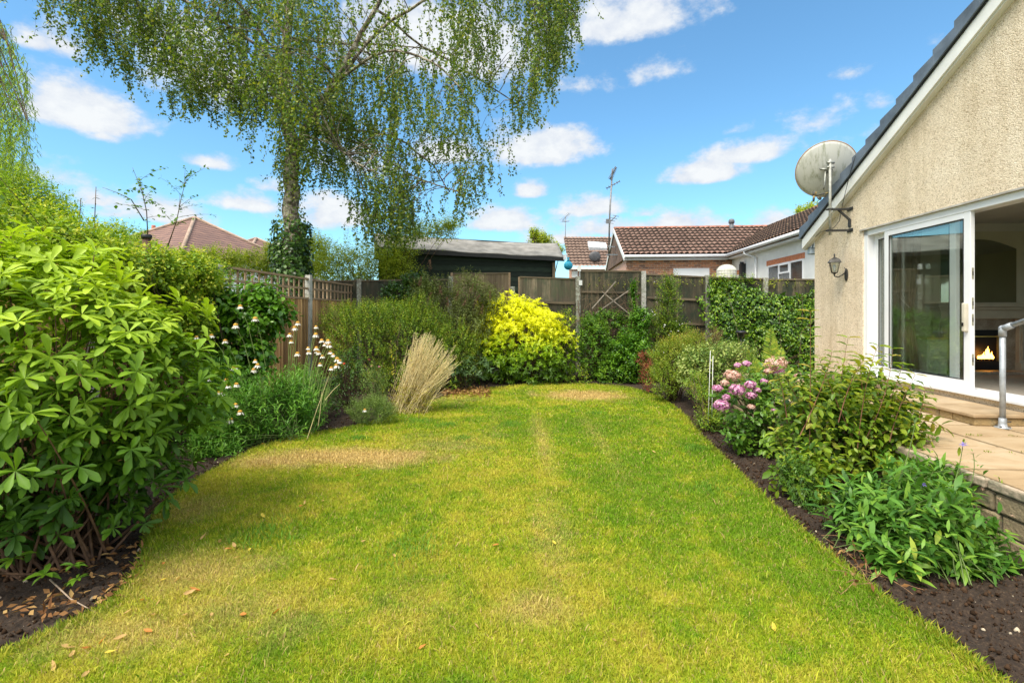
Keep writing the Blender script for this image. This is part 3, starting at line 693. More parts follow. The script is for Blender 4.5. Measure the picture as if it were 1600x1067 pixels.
# door frame
df = MB(); xa, xb = X0 + .015, X0 + .19
df.box((xa, yD, zS + .05), (xb, yD - .085, zT - .001)).box((xa, yD, zT - .001), (xb, yO, zT - .085))
df.box((xa, yO, zS + .05), (xb, yO + .08, zT - .085))
fr = df.build('door_frame', white, hs, .004)
th = MB(); th.box((X0 - .055, yO, zS - .01), (xb + .02, yD + .02, zS + .018)); th.box((X0 + .02, yO + .08, zS + .018), (X0 + .05, yD - .085, zS + .05)).box((X0 + .075, yO + .08, zS + .018), (X0 + .085, yD - .085, zS + .045)).box((X0 + .13, yO + .08, zS + .018), (X0 + .19, yD - .085, zS + .05))
th.build('threshold', white, fr, .003)
GL = glass_mat()
def panel(name, y0, y1, xc, z0=zS + .03, z1=zT - .08, sw_=.088):
    p = MB(); x0, x1 = xc - .024, xc + .024
    p.box((x0, y0, z0), (x1, y0 + sw_, z1)).box((x0, y1 - sw_, z0), (x1, y1, z1)).box((x0, y0 + sw_, z0), (x1, y1 - sw_, z0 + .11)).box((x0, y0 + sw_, z1 - .075), (x1, y1 - sw_, z1))
    o = p.build(name, white, hs, .005)
    MB().box((xc - .004, y0 + sw_ - .01, z0 + .1), (xc + .004, y1 - sw_ + .01, z1 - .065)).build('glass_pane', GL, o)
    q = MB(); gk = plain('gasket', (.02, .02, .02), .5); a, b_ = y0 + sw_, y1 - sw_
    for xx in (x0 - .001,):
        q.box((xx, a, z0 + .11), (xx + .01, a + .009, z1 - .075)).box((xx, b_ - .009, z0 + .11), (xx + .01, b_, z1 - .075)).box((xx, a + .009, z0 + .11), (xx + .01, b_ - .009, z0 + .119)).box((xx, a + .009, z1 - .084), (xx + .01, b_ - .009, z1 - .075))
    q.build('gasket', gk, o)
    return o
sy0, sy1 = yw(1513), yw(1379)
sp = panel('sliding_door', sy0, sy1, X0 + .045)
panel('fixed_door', yw(1478), yD - .085, X0 + .13)
h = MB().box((X0 - .022, sy0 + .02, 1.30), (X0 + .02, sy0 + .068, 1.62)); h.build('handle', plain('handle_cream', (.62, .58, .47), .4), sp, .012)
MB().box((X0 - .028, sy0 + .035, 1.36), (X0 - .0225, sy0 + .055, 1.40)).build('keyhole', plain('black_plastic', (.015, .015, .016), .45), sp)
for zc in (1.00, 1.44, 1.62, 1.95):
    MB().box((X0 + .036, sy0 - .003, zc - .07), (X0 + .054, sy0 - .0005, zc + .055)).build('lock_plate', plain('brass', (.50, .46, .34), .35, metal=.6), sp)
    MB().box((X0 + .041, sy0 - .006, zc - .03), (X0 + .049, sy0 - .0031, zc + .016)).build('lock_slot', MATS['black_plastic'], sp)
# the room behind the doors
yR0, yR1, xR = 1.0, 8.05, 10.2
MB().box((X1 - .001, yR0, zS - .06), (xR, yR1, zS - .006)).build('room_floor', plain('carpet', (.36, .32, .27), .95, .06, 40, .3, 300), hs)
MB().box((xR, yR0, zS - .06), (xR + .1, 1.2, 2.95)).box((xR, 3.2, zS - .06), (xR + .1, yR1, 2.95)).box((xR, 1.2, zS - .06), (xR + .1, 3.2, .8)).box((xR, 1.2, 2.85), (xR + .1, 3.2, 2.95)).box((X1 + .002, yR1, zS - .06), (xR + .1, yR1 + .1, 2.95)).box((X1 + .002, yR0 - .1, zS - .06), (5.4, yR0, 2.95)).box((9.6, yR0 - .1, zS - .06), (xR + .1, yR0, 2.95)).box((5.4, yR0 - .1, zS - .06), (9.6, yR0, .8)).box((5.4, yR0 - .1, 2.85), (9.6, yR0, 2.95)).build('room_wall', plain('cream_paint', (.62, .58, .46), .8, .03, 2), hs)  # unseen openings added in the right and near walls to let skylight in
MB().box((X1 + .002, yR0 - .1, 2.88), (xR + .1, yR1 + .1, 2.95)).build('ceiling', plain('ceiling_paint', (.62, .60, .55), .85, .03, 2), hs)
cv = MB(); cv.prism([(yR1 - .11, 2.878), (yR1 - .002, 2.878), (yR1 - .002, 2.77), (yR1 - .03, 2.80), (yR1 - .07, 2.84)], 0, X1 + .01, xR - .01); cv.build('cornice', MATS['ceiling_paint'], hs)

# fireplace
t = thing('fireplace', 'pale fluted fire surround with lit gas fire seen through the open doorway', 'fireplace', (6.70, 8.0, zS), True)
fm = plain('surround_paint', (.50, .46, .36), .6, .05, 5)
s1 = MB(); yF = 8.04
s1.box((5.92, yF - .26, 1.60), (7.48, yF, 1.655)).box((5.98, yF - .21, 1.555), (7.42, yF, 1.598)).box((6.02, yF - .17, 1.42), (7.38, yF, 1.553))
s1.build('mantelshelf', fm, t, .006)
for sx_ in (6.12, 7.28):
    q = MB().box((sx_ - .11, yF - .17, zS), (sx_ + .11, yF, zS + .13)).box((sx_ - .10, yF - .13, zS + .13), (sx_ + .10, yF, 1.36)).box((sx_ - .11, yF - .16, 1.36), (sx_ + .11, yF, 1.419))
    for f in range(5): q.box((sx_ - .078 + f * .036, yF - .148, zS + .17), (sx_ - .060 + f * .036, yF - .1305, 1.31))
    q.build('pilaster', fm, t, .005)
sv = MB(); sv.box((6.225, yF - .07, zS), (6.45, yF, 1.418)).box((6.95, yF - .07, zS), (7.175, yF, 1.418)).box((6.45, yF - .07, 1.25), (6.95, yF, 1.418))
sv.build('stone_slip', spotted_mat('marble', (.27, .22, .16), (.40, .34, .26), 6, .5, .35, .0), t)
bx = MB().box((6.45, yF - .02, zS), (6.95, yF, 1.25)).box((6.45, yF - .09, zS), (6.95, yF - .071, zS + .14)).box((6.45, yF - .09, 1.17), (6.95, yF - .071, 1.25)); bx.build('firebox', plain('soot', (.008, .008, .008), .5), t)
MB().box((6.49, yF - .098, 1.14), (6.91, yF - .0905, 1.158)).box((6.49, yF - .098, zS + .15), (6.504, yF - .0905, 1.14)).box((6.896, yF - .098, zS + .15), (6.91, yF - .0905, 1.14)).build('brass_trim', plain('brass_bright', (.75, .55, .18), .25, metal=1), t)
co = MB()
for i in range(16): co.blob((6.56 + .018 * i, yF - .11 + .02 * (i % 3), .79 + .015 * (i % 2)), random.uniform(.02, .032), seg=6, ring=4)
co.box((6.53, yF - .15, zS + .1), (6.87, yF - .1, zS + .155)); co.build('coals', plain('coal', (.03, .025, .022), .8), t)
fl = MB()
for i in range(9):
    xx = 6.60 + .026 * i + random.uniform(-.01, .01); hh = .05 + .13 * math.exp(-((i - 5) / 2.2) ** 2) * random.uniform(.7, 1.1)
    fl.tube([(xx, yF - .12, .81), (xx + .008, yF - .12, .81 + hh * .35), (xx - .006, yF - .12, .81 + hh * .7), (xx + .004, yF - .12, .81 + hh)], [.014, .017, .009, .001], 6)
fl.build('flames', emit_mat('flame', (1, .42, .06), 5), t)
MB().box((6.0, yF - .50, zS - .005), (7.4, yF - .27, zS + .035)).build('hearth', MATS['marble'], t, .005)
t = None
# arched mirror
mr_ = MB(); arc = [(6.15 + 1.10 * i / 14, 2.50 + .15 * math.sin(PI * i / 14)) for i in range(15)]
mr_.prism([(6.15, 1.675)] + arc + [(7.25, 1.675)], 1, yR1 - .012, yR1 - .003)
mm, nt, N, L, b = nodes_of('mirror'); b.inputs['Metallic'].default_value = 1; b.inputs['Base Color'].default_value = (.42, .45, .36, 1); b.inputs['Roughness'].default_value = .04; MATS['mirror'] = mm
tag(mr_.build('mirror', mm, top=(True, (6.7, 8.04, 1.675))), 'large arched mirror on the chimney wall above the mantelshelf', 'mirror')
# curtain and cabinet inside
cu = MB(); prof = []
for (lx0, zz, wd_) in ((0, 2.72, .20), (0, 2.1, .17), (0, 1.55, .085), (0, 1.3, .11), (0, .66, .16)):
    ring = [(5.42 + (i / 20 - .5) * wd_ * 2, 7.72 + .035 * math.sin(i * 1.9) * (wd_ / .2), zz) for i in range(21)]; prof.append(ring)
vs = [p for r_ in prof for p in r_]; fs = [(a * 21 + i, a * 21 + i + 1, (a + 1) * 21 + i + 1, (a + 1) * 21 + i) for a in range(4) for i in range(20)]
cu.add(vs, fs, 0, True); co_ = cu.build('curtain', plain('curtain_cloth', (.40, .30, .20), .9, .1, 8), top=(True, (5.42, 7.72, .66)))
md = co_.modifiers.new('thick', 'SOLIDIFY'); md.thickness = .012
tag(co_, 'brown tied-back curtain hanging inside behind the sliding door glass', 'curtain')
t = thing('cabinet', 'low pale cabinet standing inside beside the curtain', 'cabinet', (5.72, 7.75, zS), True)
MB().box((5.58, 7.55, zS), (5.86, 8.0, 1.12)).build('carcass', plain('cabinet_paint', (.55, .55, .46), .5), t, .004)
MB().box((5.56, 7.52, 1.122), (5.88, 8.01, 1.15)).build('top', plain('cabinet_top', (.40, .30, .18), .45), t, .004)
MB().box((5.61, 7.54, .68), (5.83, 7.549, 1.08)).build('door', MATS['cabinet_paint'], t)

# ------------------------------------------------------------------ things on the house
galv = plain('galvanised', (.40, .43, .46), .5, .16, 14, .15, 60, metal=.35)
t = thing('handrail', 'galvanised tube handrail bolted to the patio by the step', 'handrail', (4.61, 4.57, PZ))
hp = (4.61, 4.57)
MB().tube([(hp[0], hp[1], PZ + .01), (hp[0], hp[1], 1.345)], .0225, 16).build('post', galv, t)
MB().tube([(4.70, 3.40, PZ + .01), (4.70, 3.40, 1.80)], .0225, 16).build('post', galv, t)
MB().tube([(hp[0], hp[1], 1.36), (4.70, 3.40, 1.84)], .0215, 16).build('rail', galv, t)
e = MB().tube([(hp[0], hp[1], 1.285), (hp[0], hp[1], 1.345), (hp[0] + .0, hp[1] - .008, 1.366)], [.030, .030, .028], 14).tube([(hp[0], hp[1] + .012, 1.352), (hp[0] + .007, hp[1] - .085, 1.395)], .029, 14).blob((hp[0], hp[1], 1.36), .031)
e.build('elbow', galv, t)
e = MB().lathe((hp[0], hp[1], PZ - .002), [(.062, 0), (.062, .007), (.034, .012), (.031, .05), (.029, .09), (.024, .093)], 20); e.build('base_flange', galv, t)
e = MB()
bolt_m = plain('bolt_dark', (.10, .09, .08), .5, metal=.6)
for a in range(4): MB().lathe((hp[0] + .046 * math.cos(a * 1.57 + .5), hp[1] + .046 * math.sin(a * 1.57 + .5), PZ + .008), [(.009, 0), (.009, .009), (.004, .011)], 6).build('bolt', bolt_m, t)
e.tube([(hp[0] + .025, hp[1] - .02, PZ + .06), (hp[0] + .045, hp[1] - .036, PZ + .06)], .007, 6); e.build('set_screw', bolt_m, t)

# wall lantern
ly_, lzc = 7.72, 2.17
ly_ = w2e(*W(1306, 430, 7.55)[:2])[1]; lxc = XW - .17
t = thing('wall_lantern', 'small black coach lantern on a curled bracket fixed to the cream wall', 'lantern', (lxc, ly_, lzc), True)
blk = plain('aged_black', (.05, .048, .045), .5, .3, 20, .2, 80, metal=.4)
q = MB().lathe((lxc, ly_, lzc), [(.012, -.065), (.03, -.05), (.055, -.04), (.058, -.03)], 4, smooth=False, phase=.4)
for a in range(4):
    an = .4 + a * PI / 2; q.tube([(lxc + .052 * math.cos(an), ly_ + .052 * math.sin(an), lzc - .03), (lxc + .088 * math.cos(an), ly_ + .088 * math.sin(an), lzc + .12)], .005, 5)
q.lathe((lxc, ly_, lzc + .12), [(.118, 0), (.112, .012), (.085, .05), (.03, .078), (.015, .082), (.012, .11), (.017, .12), (.003, .145)], 4, smooth=False, phase=.4)
q.build('cage', blk, t)
MB().lathe((lxc, ly_, lzc), [(.046, -.029), (.080, .119)], 4, smooth=False, phase=.4).build('lantern_glass', glass_mat('lantern_pane', (.8, .82, .8), .8), t)
MB().lathe((lxc, ly_, lzc - .02), [(.014, 0), (.014, .04), (.024, .07), (.02, .10), (.003, .11)], 10).build('bulb', plain('bulb_white', (.8, .8, .76), .3), t)
q = MB().tube([(lxc, ly_, lzc - .065), (lxc, ly_ - .0, lzc - .09), (lxc + .05, ly_ - .01, lzc - .105), (lxc + .11, ly_ - .02, lzc - .07), (lxc + .15, ly_ - .02, lzc - .03)], .010, 8)
q.tube([(lxc + .15, ly_ - .02, lzc - .06), (lxc + .16, ly_ - .02, lzc + .0), (lxc + .13, ly_ - .02, lzc + .05)], [.009, .007, .004], 8); q.build('bracket', blk, t)
MB().blob((XW - .008, ly_ - .02, lzc - .07), (.014, .045, .10), seg=12, ring=8).build('back_plate', blk, t)

# floodlight under the soffit
fx, fyy, fz = w2e(*W(1268, 392, 8.55)[:2]) + (W(1268, 392, 8.55)[2],)
t = thing('security_light', 'small grey floodlight hanging under the bargeboard at the house corner', 'light', (fx, fyy, fz), True)
MB().box((fx - .05, fyy - .045, fz - .065), (fx + .09, fyy + .045, fz + .055)).build('body', plain('lamp_grey', (.33, .38, .42), .4, metal=.3), t, .015)
MB().box((fx - .035, fyy - .0505, fz - .05), (fx + .075, fyy - .0455, fz + .03)).build('lens', plain('lens_grey', (.42, .50, .58), .2), t)
MB().tube([(fx + .02, fyy, fz + .05), (fx + .03, fyy + .01, fz + .14)], .012, 8).build('bracket', MATS['lamp_grey'], t)

# satellite dish on its pole
P0 = W(1297, 360, 7.45); pz0 = 2.70; pz1 = 3.86; pxl, pyl = w2e(P0[0], P0[1])
t = thing('satellite_dish', 'large round weathered satellite dish seen from behind on a wall pole', 'satellite dish', (pxl, pyl, pz0), True)
MB().tube([(pxl, pyl, pz0), (pxl, pyl, pz1)], .019, 12).build('pole', plain('pole_grey', (.38, .38, .34), .55, .2, 14, .2, metal=.3), t)
iron = plain('bracket_iron', (.035, .035, .035), .6, .3, 14)
q = MB()
for zz in (pz0 + .07, pz0 + .395):
    q.box((pxl - .05, pyl - .032, zz - .012), (XW - .002, pyl - .022, zz + .012)).box((pxl - .05, pyl + .022, zz - .012), (XW - .002, pyl + .032, zz + .012)).box((pxl + .02, pyl - .0218, zz - .02), (pxl + .028, pyl + .0218, zz + .02))
    q.bar((XW - .006, pyl - .07, zz), (XW - .006, pyl + .07, zz), .008, .05)
q.bar((pxl + .12, pyl, pz0 + .385), (XW - .01, pyl, pz0 + .23), .02, .03).bar((XW - .012, pyl, pz0 + .24), (XW - .012, pyl, pz0 + .12), .02, .05)
q.build('wall_bracket', iron, t)
# dish faces away from the garden, tilted up; boresight in the house frame
bd = Vector((.26, .88, .38)).normalized(); dc = Vector(w2e(*W(1291, 264, 7.72)[:2]) + (W(1291, 264, 7.72)[2] - .01,))
def dish_pts(rad, dep, rings=10, seg=48, off=0):
    uu = bd.cross(Vector((0, 0, 1))).normalized(); vv_ = uu.cross(bd); vs = []
    for i in range(rings + 1):
        r = rad * i / rings
        for j in range(seg):
            a = 2 * PI * j / seg; vs.append(dc + (uu * math.cos(a) + vv_ * math.sin(a)) * r + bd * (dep * (i / rings) ** 2 - dep + off))
    return vs, [(i * seg + j, i * seg + (j + 1) % seg, (i + 1) * seg + (j + 1) % seg, (i + 1) * seg + j) for i in range(rings) for j in range(seg)]
vs, fs = dish_pts(.425, .085)
m, nt, N, L, b = nodes_of('dish_back')
tc = N.new('ShaderNodeTexCoord'); mp = N.new('ShaderNodeMapping'); mp.inputs['Scale'].default_value = (9, 9, 1.6); L.new(tc.outputs['Object'], mp.inputs[0])
n = N.new('ShaderNodeTexNoise'); n.inputs['Scale'].default_value = 1.3; n.inputs['Detail'].default_value = 9; n.inputs['Roughness'].default_value = .7; L.new(mp.outputs[0], n.inputs['Vector'])
mg = N.new('ShaderNodeMixRGB'); L.new(ramp(N, L, n.outputs[0], [(.50, (0, 0, 0)), (.68, (.85, .85, .85))]), mg.inputs[0]); mg.inputs[1].default_value = (.50, .50, .45, 1); mg.inputs[2].default_value = (.17, .19, .10, 1)
L.new(mg.outputs[0], b.inputs['Base Color']); b.inputs['Roughness'].default_value = .6
q = MB(); q.add(vs, fs, 0, True); do = q.build('reflector', m, t); md = do.modifiers.new('thick', 'SOLIDIFY'); md.thickness = .006
uu = bd.cross(Vector((0, 0, 1))).normalized(); vv_ = uu.cross(bd)
rim = [dc + (uu * math.cos(2 * PI * j / 48) + vv_ * math.sin(2 * PI * j / 48)) * .428 for j in range(49)]
MB().tube(rim, .009, 6, caps=False).build('rim', spotted_mat('rusty_rim', (.34, .33, .27), (.42, .20, .05), 6, .47, .7, .3), do)
bk = dc - bd * .10
q = MB().bar(bk + Vector((.02, -.01, .17)), bk + Vector((.02, -.01, -.02)), .035, .03).tube([bk + Vector((-.12, 0, .02)), bk + Vector((.06, -.02, .0))], .018, 8).tube([bk + Vector((-.04, -.01, -.02)), bk + Vector((-.05, 0, -.25)), bk + Vector((-.05, .02, -.30))], .012, 6)
q.tube([Vector((pxl - .05, pyl, pz1 - .05)), Vector((pxl + .06, pyl, pz1 - .05))], .022, 8).tube([Vector((pxl - .05, pyl, pz1 - .12)), Vector((pxl + .06, pyl, pz1 - .12))], .016, 8).bar(Vector((pxl, pyl, pz1 - .085)), bk + Vector((.02, .02, 0)), .06, .08)
q.build('mount', plain('zinc', (.30, .31, .28), .5, .25, 20, metal=.5), t)
arm0 = dc - vv_ * .40 - bd * .02; arm1 = dc - vv_ * .50 + bd * .34 - uu * .0
q = MB().tube([arm0, arm1], .011, 8).tube([arm1, arm1 - bd * .11], .026, 10); q.build('feed_arm', plain('arm_grey', (.22, .20, .17), .5), t)
a0 = Vector(w2e(*W(1273, 306, 7.65)[:2]) + (W(1273, 306, 7.65)[2],)); 
MB().tube([Vector((pxl, pyl + .03, a0.z + .01)), a0 + Vector((.02, 0, 0))], .009, 6).tube([a0 + Vector((0, 0, .06)), a0 + Vector((-.01, 0, -.0))], [.03, .022], 8).tube([a0 + Vector((-.01, 0, 0)), a0 + Vector((-.02, 0, -.09))], [.02, .016], 8).build('receiver_head', spotted_mat('lnb', (.06, .06, .06), (.55, .38, .08), 12, .58), t)
# cable looping down from the roof edge
yk = w2e(*W(1345, 300, 7.2)[:2])[1]
cb_ = [(XW - .14, yw(1352), rake(yw(1352)) + .36), (XW - .15, yw(1345) , rake(yw(1345)) + .20), (XW - .115, yw(1330), 3.22), (XW - .06, yw(1318), 2.95), (XW - .02, yw(1305), 2.88), (XW - .06, yw(1288), 2.86), (XW - .05, yw(1275), 2.78)]
tag(MB().tube(cb_, .0045, 5).build('cable', MATS['black_plastic'], top=(True, cb_[0])), 'thin black cable dangling from the roof edge to the house corner', 'cable')

# ------------------------------------------------------------------ fences
brown = wood_mat('fence_brown', (.36, .19, .075), (.70, .44, .20))
old = wood_mat('fence_old', (.035, .03, .018), (.21, .165, .095), (.022, .034, .018))
tan = wood_mat('fence_tan', (.15, .10, .055), (.34, .26, .16))
railm = wood_mat('rail_wood', (.24, .15, .08), (.52, .38, .24), axis=1)
railx = wood_mat('rail_old', (.07, .055, .035), (.24, .18, .11), axis=0)
conc = spotted_mat('concrete_post', (.50, .48, .43), (.30, .30, .24), 9, .55, .9, .4)
conc_l = spotted_mat('lichen_post', (.22, .20, .16), (.42, .44, .36), 16, .5, .9, .6)
xf = -4.69
t = thing('trellis_fence', 'brown close-board fence with square trellis top along the left side', 'fence', (xf, 8, 0), True)
yP = [2.3, 4.7, 7.15, 9.62 * 1.0 - .0, 12.1]
def est_y(px, x0): return x0 * sT + F * x0 / (px - 853) / cT
yP[3] = est_y(482, -4.7); yP[2] = est_y(340, -4.7)
for i, y in enumerate(yP):
    MB().box((xf - .05, y - .05, 0), (xf + .06, y + .05, 2.26 if i == 3 else 2.2)).build('post', conc, t, .008)
for a, b_ in zip(yP[:-1], yP[1:]):
    a += .055; b_ -= .055; q = MB(); y = a
    while y < b_ - .01:
        w_ = min(.098, b_ - y); q.box((xf - .012, y, .12), (xf + .006, y + w_ - .003, 1.78)); q.box((xf + .0065, y + w_ * .25, .12), (xf + .020, y + w_ * .78, 1.78)); y += .098
    q.build('panel', brown, t)
    q = MB().box((xf - .02, a, 1.782), (xf + .035, b_, 1.815))
    q.build('rail', railm, t)
    MB().box((xf - .02, a, .05), (xf + .03, b_, .118)).build('gravel_board', conc, t)
    q = MB().box((xf - .02, a, 2.165), (xf + .03, b_, 2.20)).box((xf + .008, a, 1.97), (xf + .026, b_, 2.01)); y = a + .02
    while y < b_:
        q.box((xf - .012, y, 1.816), (xf + .007, y + .038, 2.164)); y += .185
    q.build('trellis', railm, t)
YB = 11.8
t = thing('back_fence', 'old green-stained board fence with concrete posts across the end of the garden', 'fence', (2.5, YB, 0))
def bpanel(par, p0, p1, t0, t1, rails=(), Y=YB, mat=old, z0=.15, cap=True, seed=0):
    x0, x1 = W(p0, 0, Y)[0], W(p1, 0, Y)[0]; za, zb = W(0, t0, Y)[2], W(0, t1, Y)[2]
    q = MB(); x = x0; rr = random.Random(seed + int(p0))
    while x < x1 - .01:
        w_ = min(rr.uniform(.095, .125), x1 - x); f = (x - x0) / (x1 - x0); zt = za + (zb - za) * f - .02; dy = rr.uniform(0, .008)
        kq = int((x - x0) * 50) % 2; q.box((x - .004, Y - .014 - .011 * kq - dy * .5, z0), (x + w_ + .004, Y + .004 - .009 * kq - dy * .5, zt)); x += w_
    pn = q.build('panel', mat, par)
    if cap: MB().bar((x0, Y - .006, za), (x1, Y - .006, zb), .07, .035).build('capping', railx, par)
    for r0, r1 in rails:
        MB().bar((x0 + .02, Y - .045, W(0, r0, Y)[2]), (x1 - .02, Y - .045, W(0, r1, Y)[2]), .03, .05).build('rail', railx, par)
    return pn
bpanel(t, 470, 700, 440, 437, (), seed=1)
bpanel(t, 806, 899, 470, 473, ((471, 474), (530, 532)), seed=2)
bpanel(t, 907, 1001, 424, 424, ((456, 458), (492, 494), (530, 530)), seed=3)
bpanel(t, 1009, 1101, 429, 433, ((465, 469), (503, 507)), seed=4)
bpanel(t, 1109, 1191, 434, 436, ((470, 471), (508, 510)), seed=5)
bpanel(t, 1199, 1330, 437, 437, ((470, 471), (508, 510)), seed=6)
bpanel(t, 700, 806, 470, 470, (), seed=7)
for px, tp, m_ in ((704, 432, conc_l), (801, 448, conc_l), (903, 432, conc_l), (1005, 424, conc), (1105, 430, conc_l), (1195, 434, conc_l), (562, 436, conc_l)):
    x = W(px, 0, YB)[0]; MB().box((x - .055, YB - .07, 0), (x + .055, YB + .05, W(0, tp, YB)[2])).build('post', m_, t, .01)
for px, py in ((905, 418), (907, 440)): x, y, z = W(px, py, YB - .09); MB().box((x - .04, y - .02, z - .09), (x + .04, y + .01, z + .03)).build('post_fitting', white2, t)
t = thing('leaning_fence_panel', 'taller pale brown fence panel leaning behind the yellow shrub', 'fence panel', (W(750, 0, 12.1)[0], 12.1, 0))
bpanel(t, 708, 794, 428, 427, (), Y=12.1, mat=tan, z0=.6, seed=8)
za = W(0, 426, 12.1)[2]
for px in (706, 796): x = W(px, 0, 12.1)[0]; MB().box((x - .025, 12.06, .5), (x + .025, 12.11, za)).build('batten', railm, t)
t = thing('slatted_fence_panel', 'weathered grey framed fence panel standing right of the leaning one, before the shed', 'fence panel', (W(855, 0, 11.95)[0], 11.95, 0))
bpanel(t, 812, 901, 433, 436, ((473, 475),), Y=11.96, mat=wood_mat('fence_grey', (.085, .065, .04), (.30, .24, .16), (.08, .095, .05)), z0=1.7, seed=9)
q = MB(); x = W(811, 0, 11.96)[0]; q.box((x - .02, 11.91, 1.6), (x + .02, 11.97, W(0, 433, 11.96)[2])); q.build('frame', railm, t)
# dead climber stems and wire trellis on the back fence
t = thing('dead_climber', 'tangle of bare brown climber stems on the green-stained fence panel', 'climber', (2.3, 11.6, 0))
paths = []
for i in range(60):
    a = np.array(W(rng.uniform(905, 990), rng.uniform(500, 560), 11.62)); b_ = np.array(W(rng.uniform(910, 1000), rng.uniform(425, 500), 11.62)); tt = np.linspace(0, 1, 9)[:, None]
    p = a + (b_ - a) * tt + np.sin(tt * PI) * rng.normal(size=3) * np.array([.35, .05, .22]) + rng.normal(size=(9, 3)) * .015; paths.append(p)
twigs('stem', np.array(paths), rng.uniform(.003, .012, 60), .002, plain('dead_stem', (.20, .13, .08), .9, .3, 20), t)
a, b_ = W(925, 480, 11.6), W(962, 440, 11.6); q = MB().bar(W(925, 482, 11.58), W(962, 440, 11.58), .03, .02).bar(W(930, 490, 11.57), W(985, 452, 11.57), .02, .02).bar(W(940, 455, 11.57), W(985, 492, 11.57), .02, .02)
q.build('stick', plain('stick_grey', (.36, .30, .24), .8, .2, 20), t)

# ------------------------------------------------------------------ buildings beyond the fence
def tile_surface(P0, U, V, nu, nv, tw=.2, th=.33, keep=None, amp=.05):
    """wavy interlocking tiles: P0 corner at the eave, U unit along the eave, V unit up the slope (nu x nv tiles)"""
    U, V = np.array(U, float), np.array(V, float); Nn = np.cross(U, V); Nn /= np.linalg.norm(Nn)
    if Nn[2] < 0: Nn = -Nn
    su = 8; us = np.arange(nu * su + 1) / su; rows = []
    for r_ in range(nv):
        rows += [(r_, .075), (r_ + .999, .0)]
    prof = amp * (np.abs(np.sin(us * PI)) ** .7)
    vs = []
    for v_, h_ in rows:
        jit = rng.normal(size=nu + 1) * .004
        vs.append(np.array(P0) + us[:, None] * tw * U + v_ * th * V + (prof + h_ + jit[us.astype(int)])[:, None] * Nn)
    vs = np.array(vs); n = len(us); i = (np.arange(len(rows) - 1)[:, None] * n + np.arange(n - 1)[None]).ravel()
    f = np.stack([i, i + 1, i + 1 + n, i + n], 1); vv = vs.reshape(-1, 3)
    if keep is not None: f = f[keep(vv[f].mean(1))]
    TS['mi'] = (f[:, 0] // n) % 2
    return vv, f
TS = {}
def set_edge_shade(o, keepmask=None):
    o.data.materials.append(MATS.get('tile_edge_shade') or plain('tile_edge_shade', (.035, .025, .02), .95, .3, 6)); o.data.polygons.foreach_set('material_index', TS['mi'].astype(np.int32)); return o  # dark riser colour paints the shadow line under each tile row
def tile_mat(name, c1, c2, c3):
    m, nt, N, L, b = nodes_of(name); tc = N.new('ShaderNodeTexCoord')
    n = N.new('ShaderNodeTexNoise'); n.inputs['Scale'].default_value = 3.2; n.inputs['Detail'].default_value = 9; n.inputs['Roughness'].default_value = .75; L.new(tc.outputs['Object'], n.inputs['Vector'])
    L.new(ramp(N, L, n.outputs[0], [(.3, c1), (.52, c2), (.72, c3)]), b.inputs['Base Color']); b.inputs['Roughness'].default_value = .85
    n2 = N.new('ShaderNodeTexNoise'); n2.inputs['Scale'].default_value = 30; L.new(tc.outputs['Object'], n2.inputs['Vector']); bp = N.new('ShaderNodeBump'); bp.inputs['Strength'].default_value = .3; L.new(n2.outputs[0], bp.inputs['Height']); L.new(bp.outputs[0], b.inputs['Normal'])
    MATS[name] = m; return m
tile1 = tile_mat('roof_tile', (.12, .065, .05), (.25, .15, .115), (.40, .27, .21))
tile2 = tile_mat('mossy_tile', (.07, .045, .03), (.165, .095, .065), (.25, .19, .10))
ridge_m = plain('ridge_tile', (.40, .15, .09), .85, .2, 6, .3)
bx_ = brick_mat('brick_front', 0, (.60, .26, .13), (.13, .08, .075), (.55, .48, .38), .23, .08); by_ = brick_mat('brick_side', 1, (.75, .42, .30), (.60, .33, .24), (.62, .52, .44))
wr = plain('white_render', (.80, .80, .77), .85, .04, 3, .2, 50)
t = thing('bungalow', 'brick and white-rendered bungalow with brown wavy-tiled roofs beyond the back fence', 'bungalow', (7, 18.8, 0), True)
gx, ye, ze, zr, yr_ = 2.95, 18.6, 3.68, 5.16, 21.4; wx_, rxg = 6.73, 9.45
sl1 = math.atan2(zr - ze, yr_ - ye); sl2 = math.atan2(zr - ze, rxg - wx_)
V, f = tile_surface((gx, ye, ze), (1, 0, 0), (0, math.cos(sl1), math.sin(sl1)), int((rxg - gx) / .2), int(math.ceil(math.hypot(zr - ze, yr_ - ye) / .33)), keep=lambda c: (c[:, 1] < yr_ + .02) & ((c[:, 0] - wx_) / (rxg - wx_) < (c[:, 1] - ye) / (yr_ - ye) + .1))
set_edge_shade(np_mesh('roof', V, f, tile1, t))
V, f = tile_surface((wx_, 12.6, ze), (0, 1, 0), (math.cos(sl2), 0, math.sin(sl2)), int((yr_ - 12.6) / .2), int(math.ceil(math.hypot(zr - ze, rxg - wx_) / .33)), tw=.2, keep=lambda c: (c[:, 0] < rxg + .02) & ((c[:, 1] - ye) / (yr_ - ye) < (c[:, 0] - wx_) / (rxg - wx_) + .1))
set_edge_shade(np_mesh('roof', V, f, tile2, t))
q = MB().prism([(yr_, zr), (24.3, ze), (24.3, ze - .1), (ye, ze - .1), (ye, ze - .02), (yr_, zr - .05)], 0, gx + .02, 13).prism([(rxg, zr - .02), (rxg + 2.8, ze), (rxg + 2.8, ze - .1), (wx_, ze - .1), (wx_, ze - .02), (rxg, zr - .06)], 1, 12.62, 21)
q.build('roof_back', tile2, t)
q = MB(); x = gx
while x < rxg: q.tube([(x, yr_, zr + .03), (x + .43, yr_, zr + .035)], .075, 8); x += .45
q.build('ridge', ridge_m, t)
q = MB(); y = 12.6; i = 0
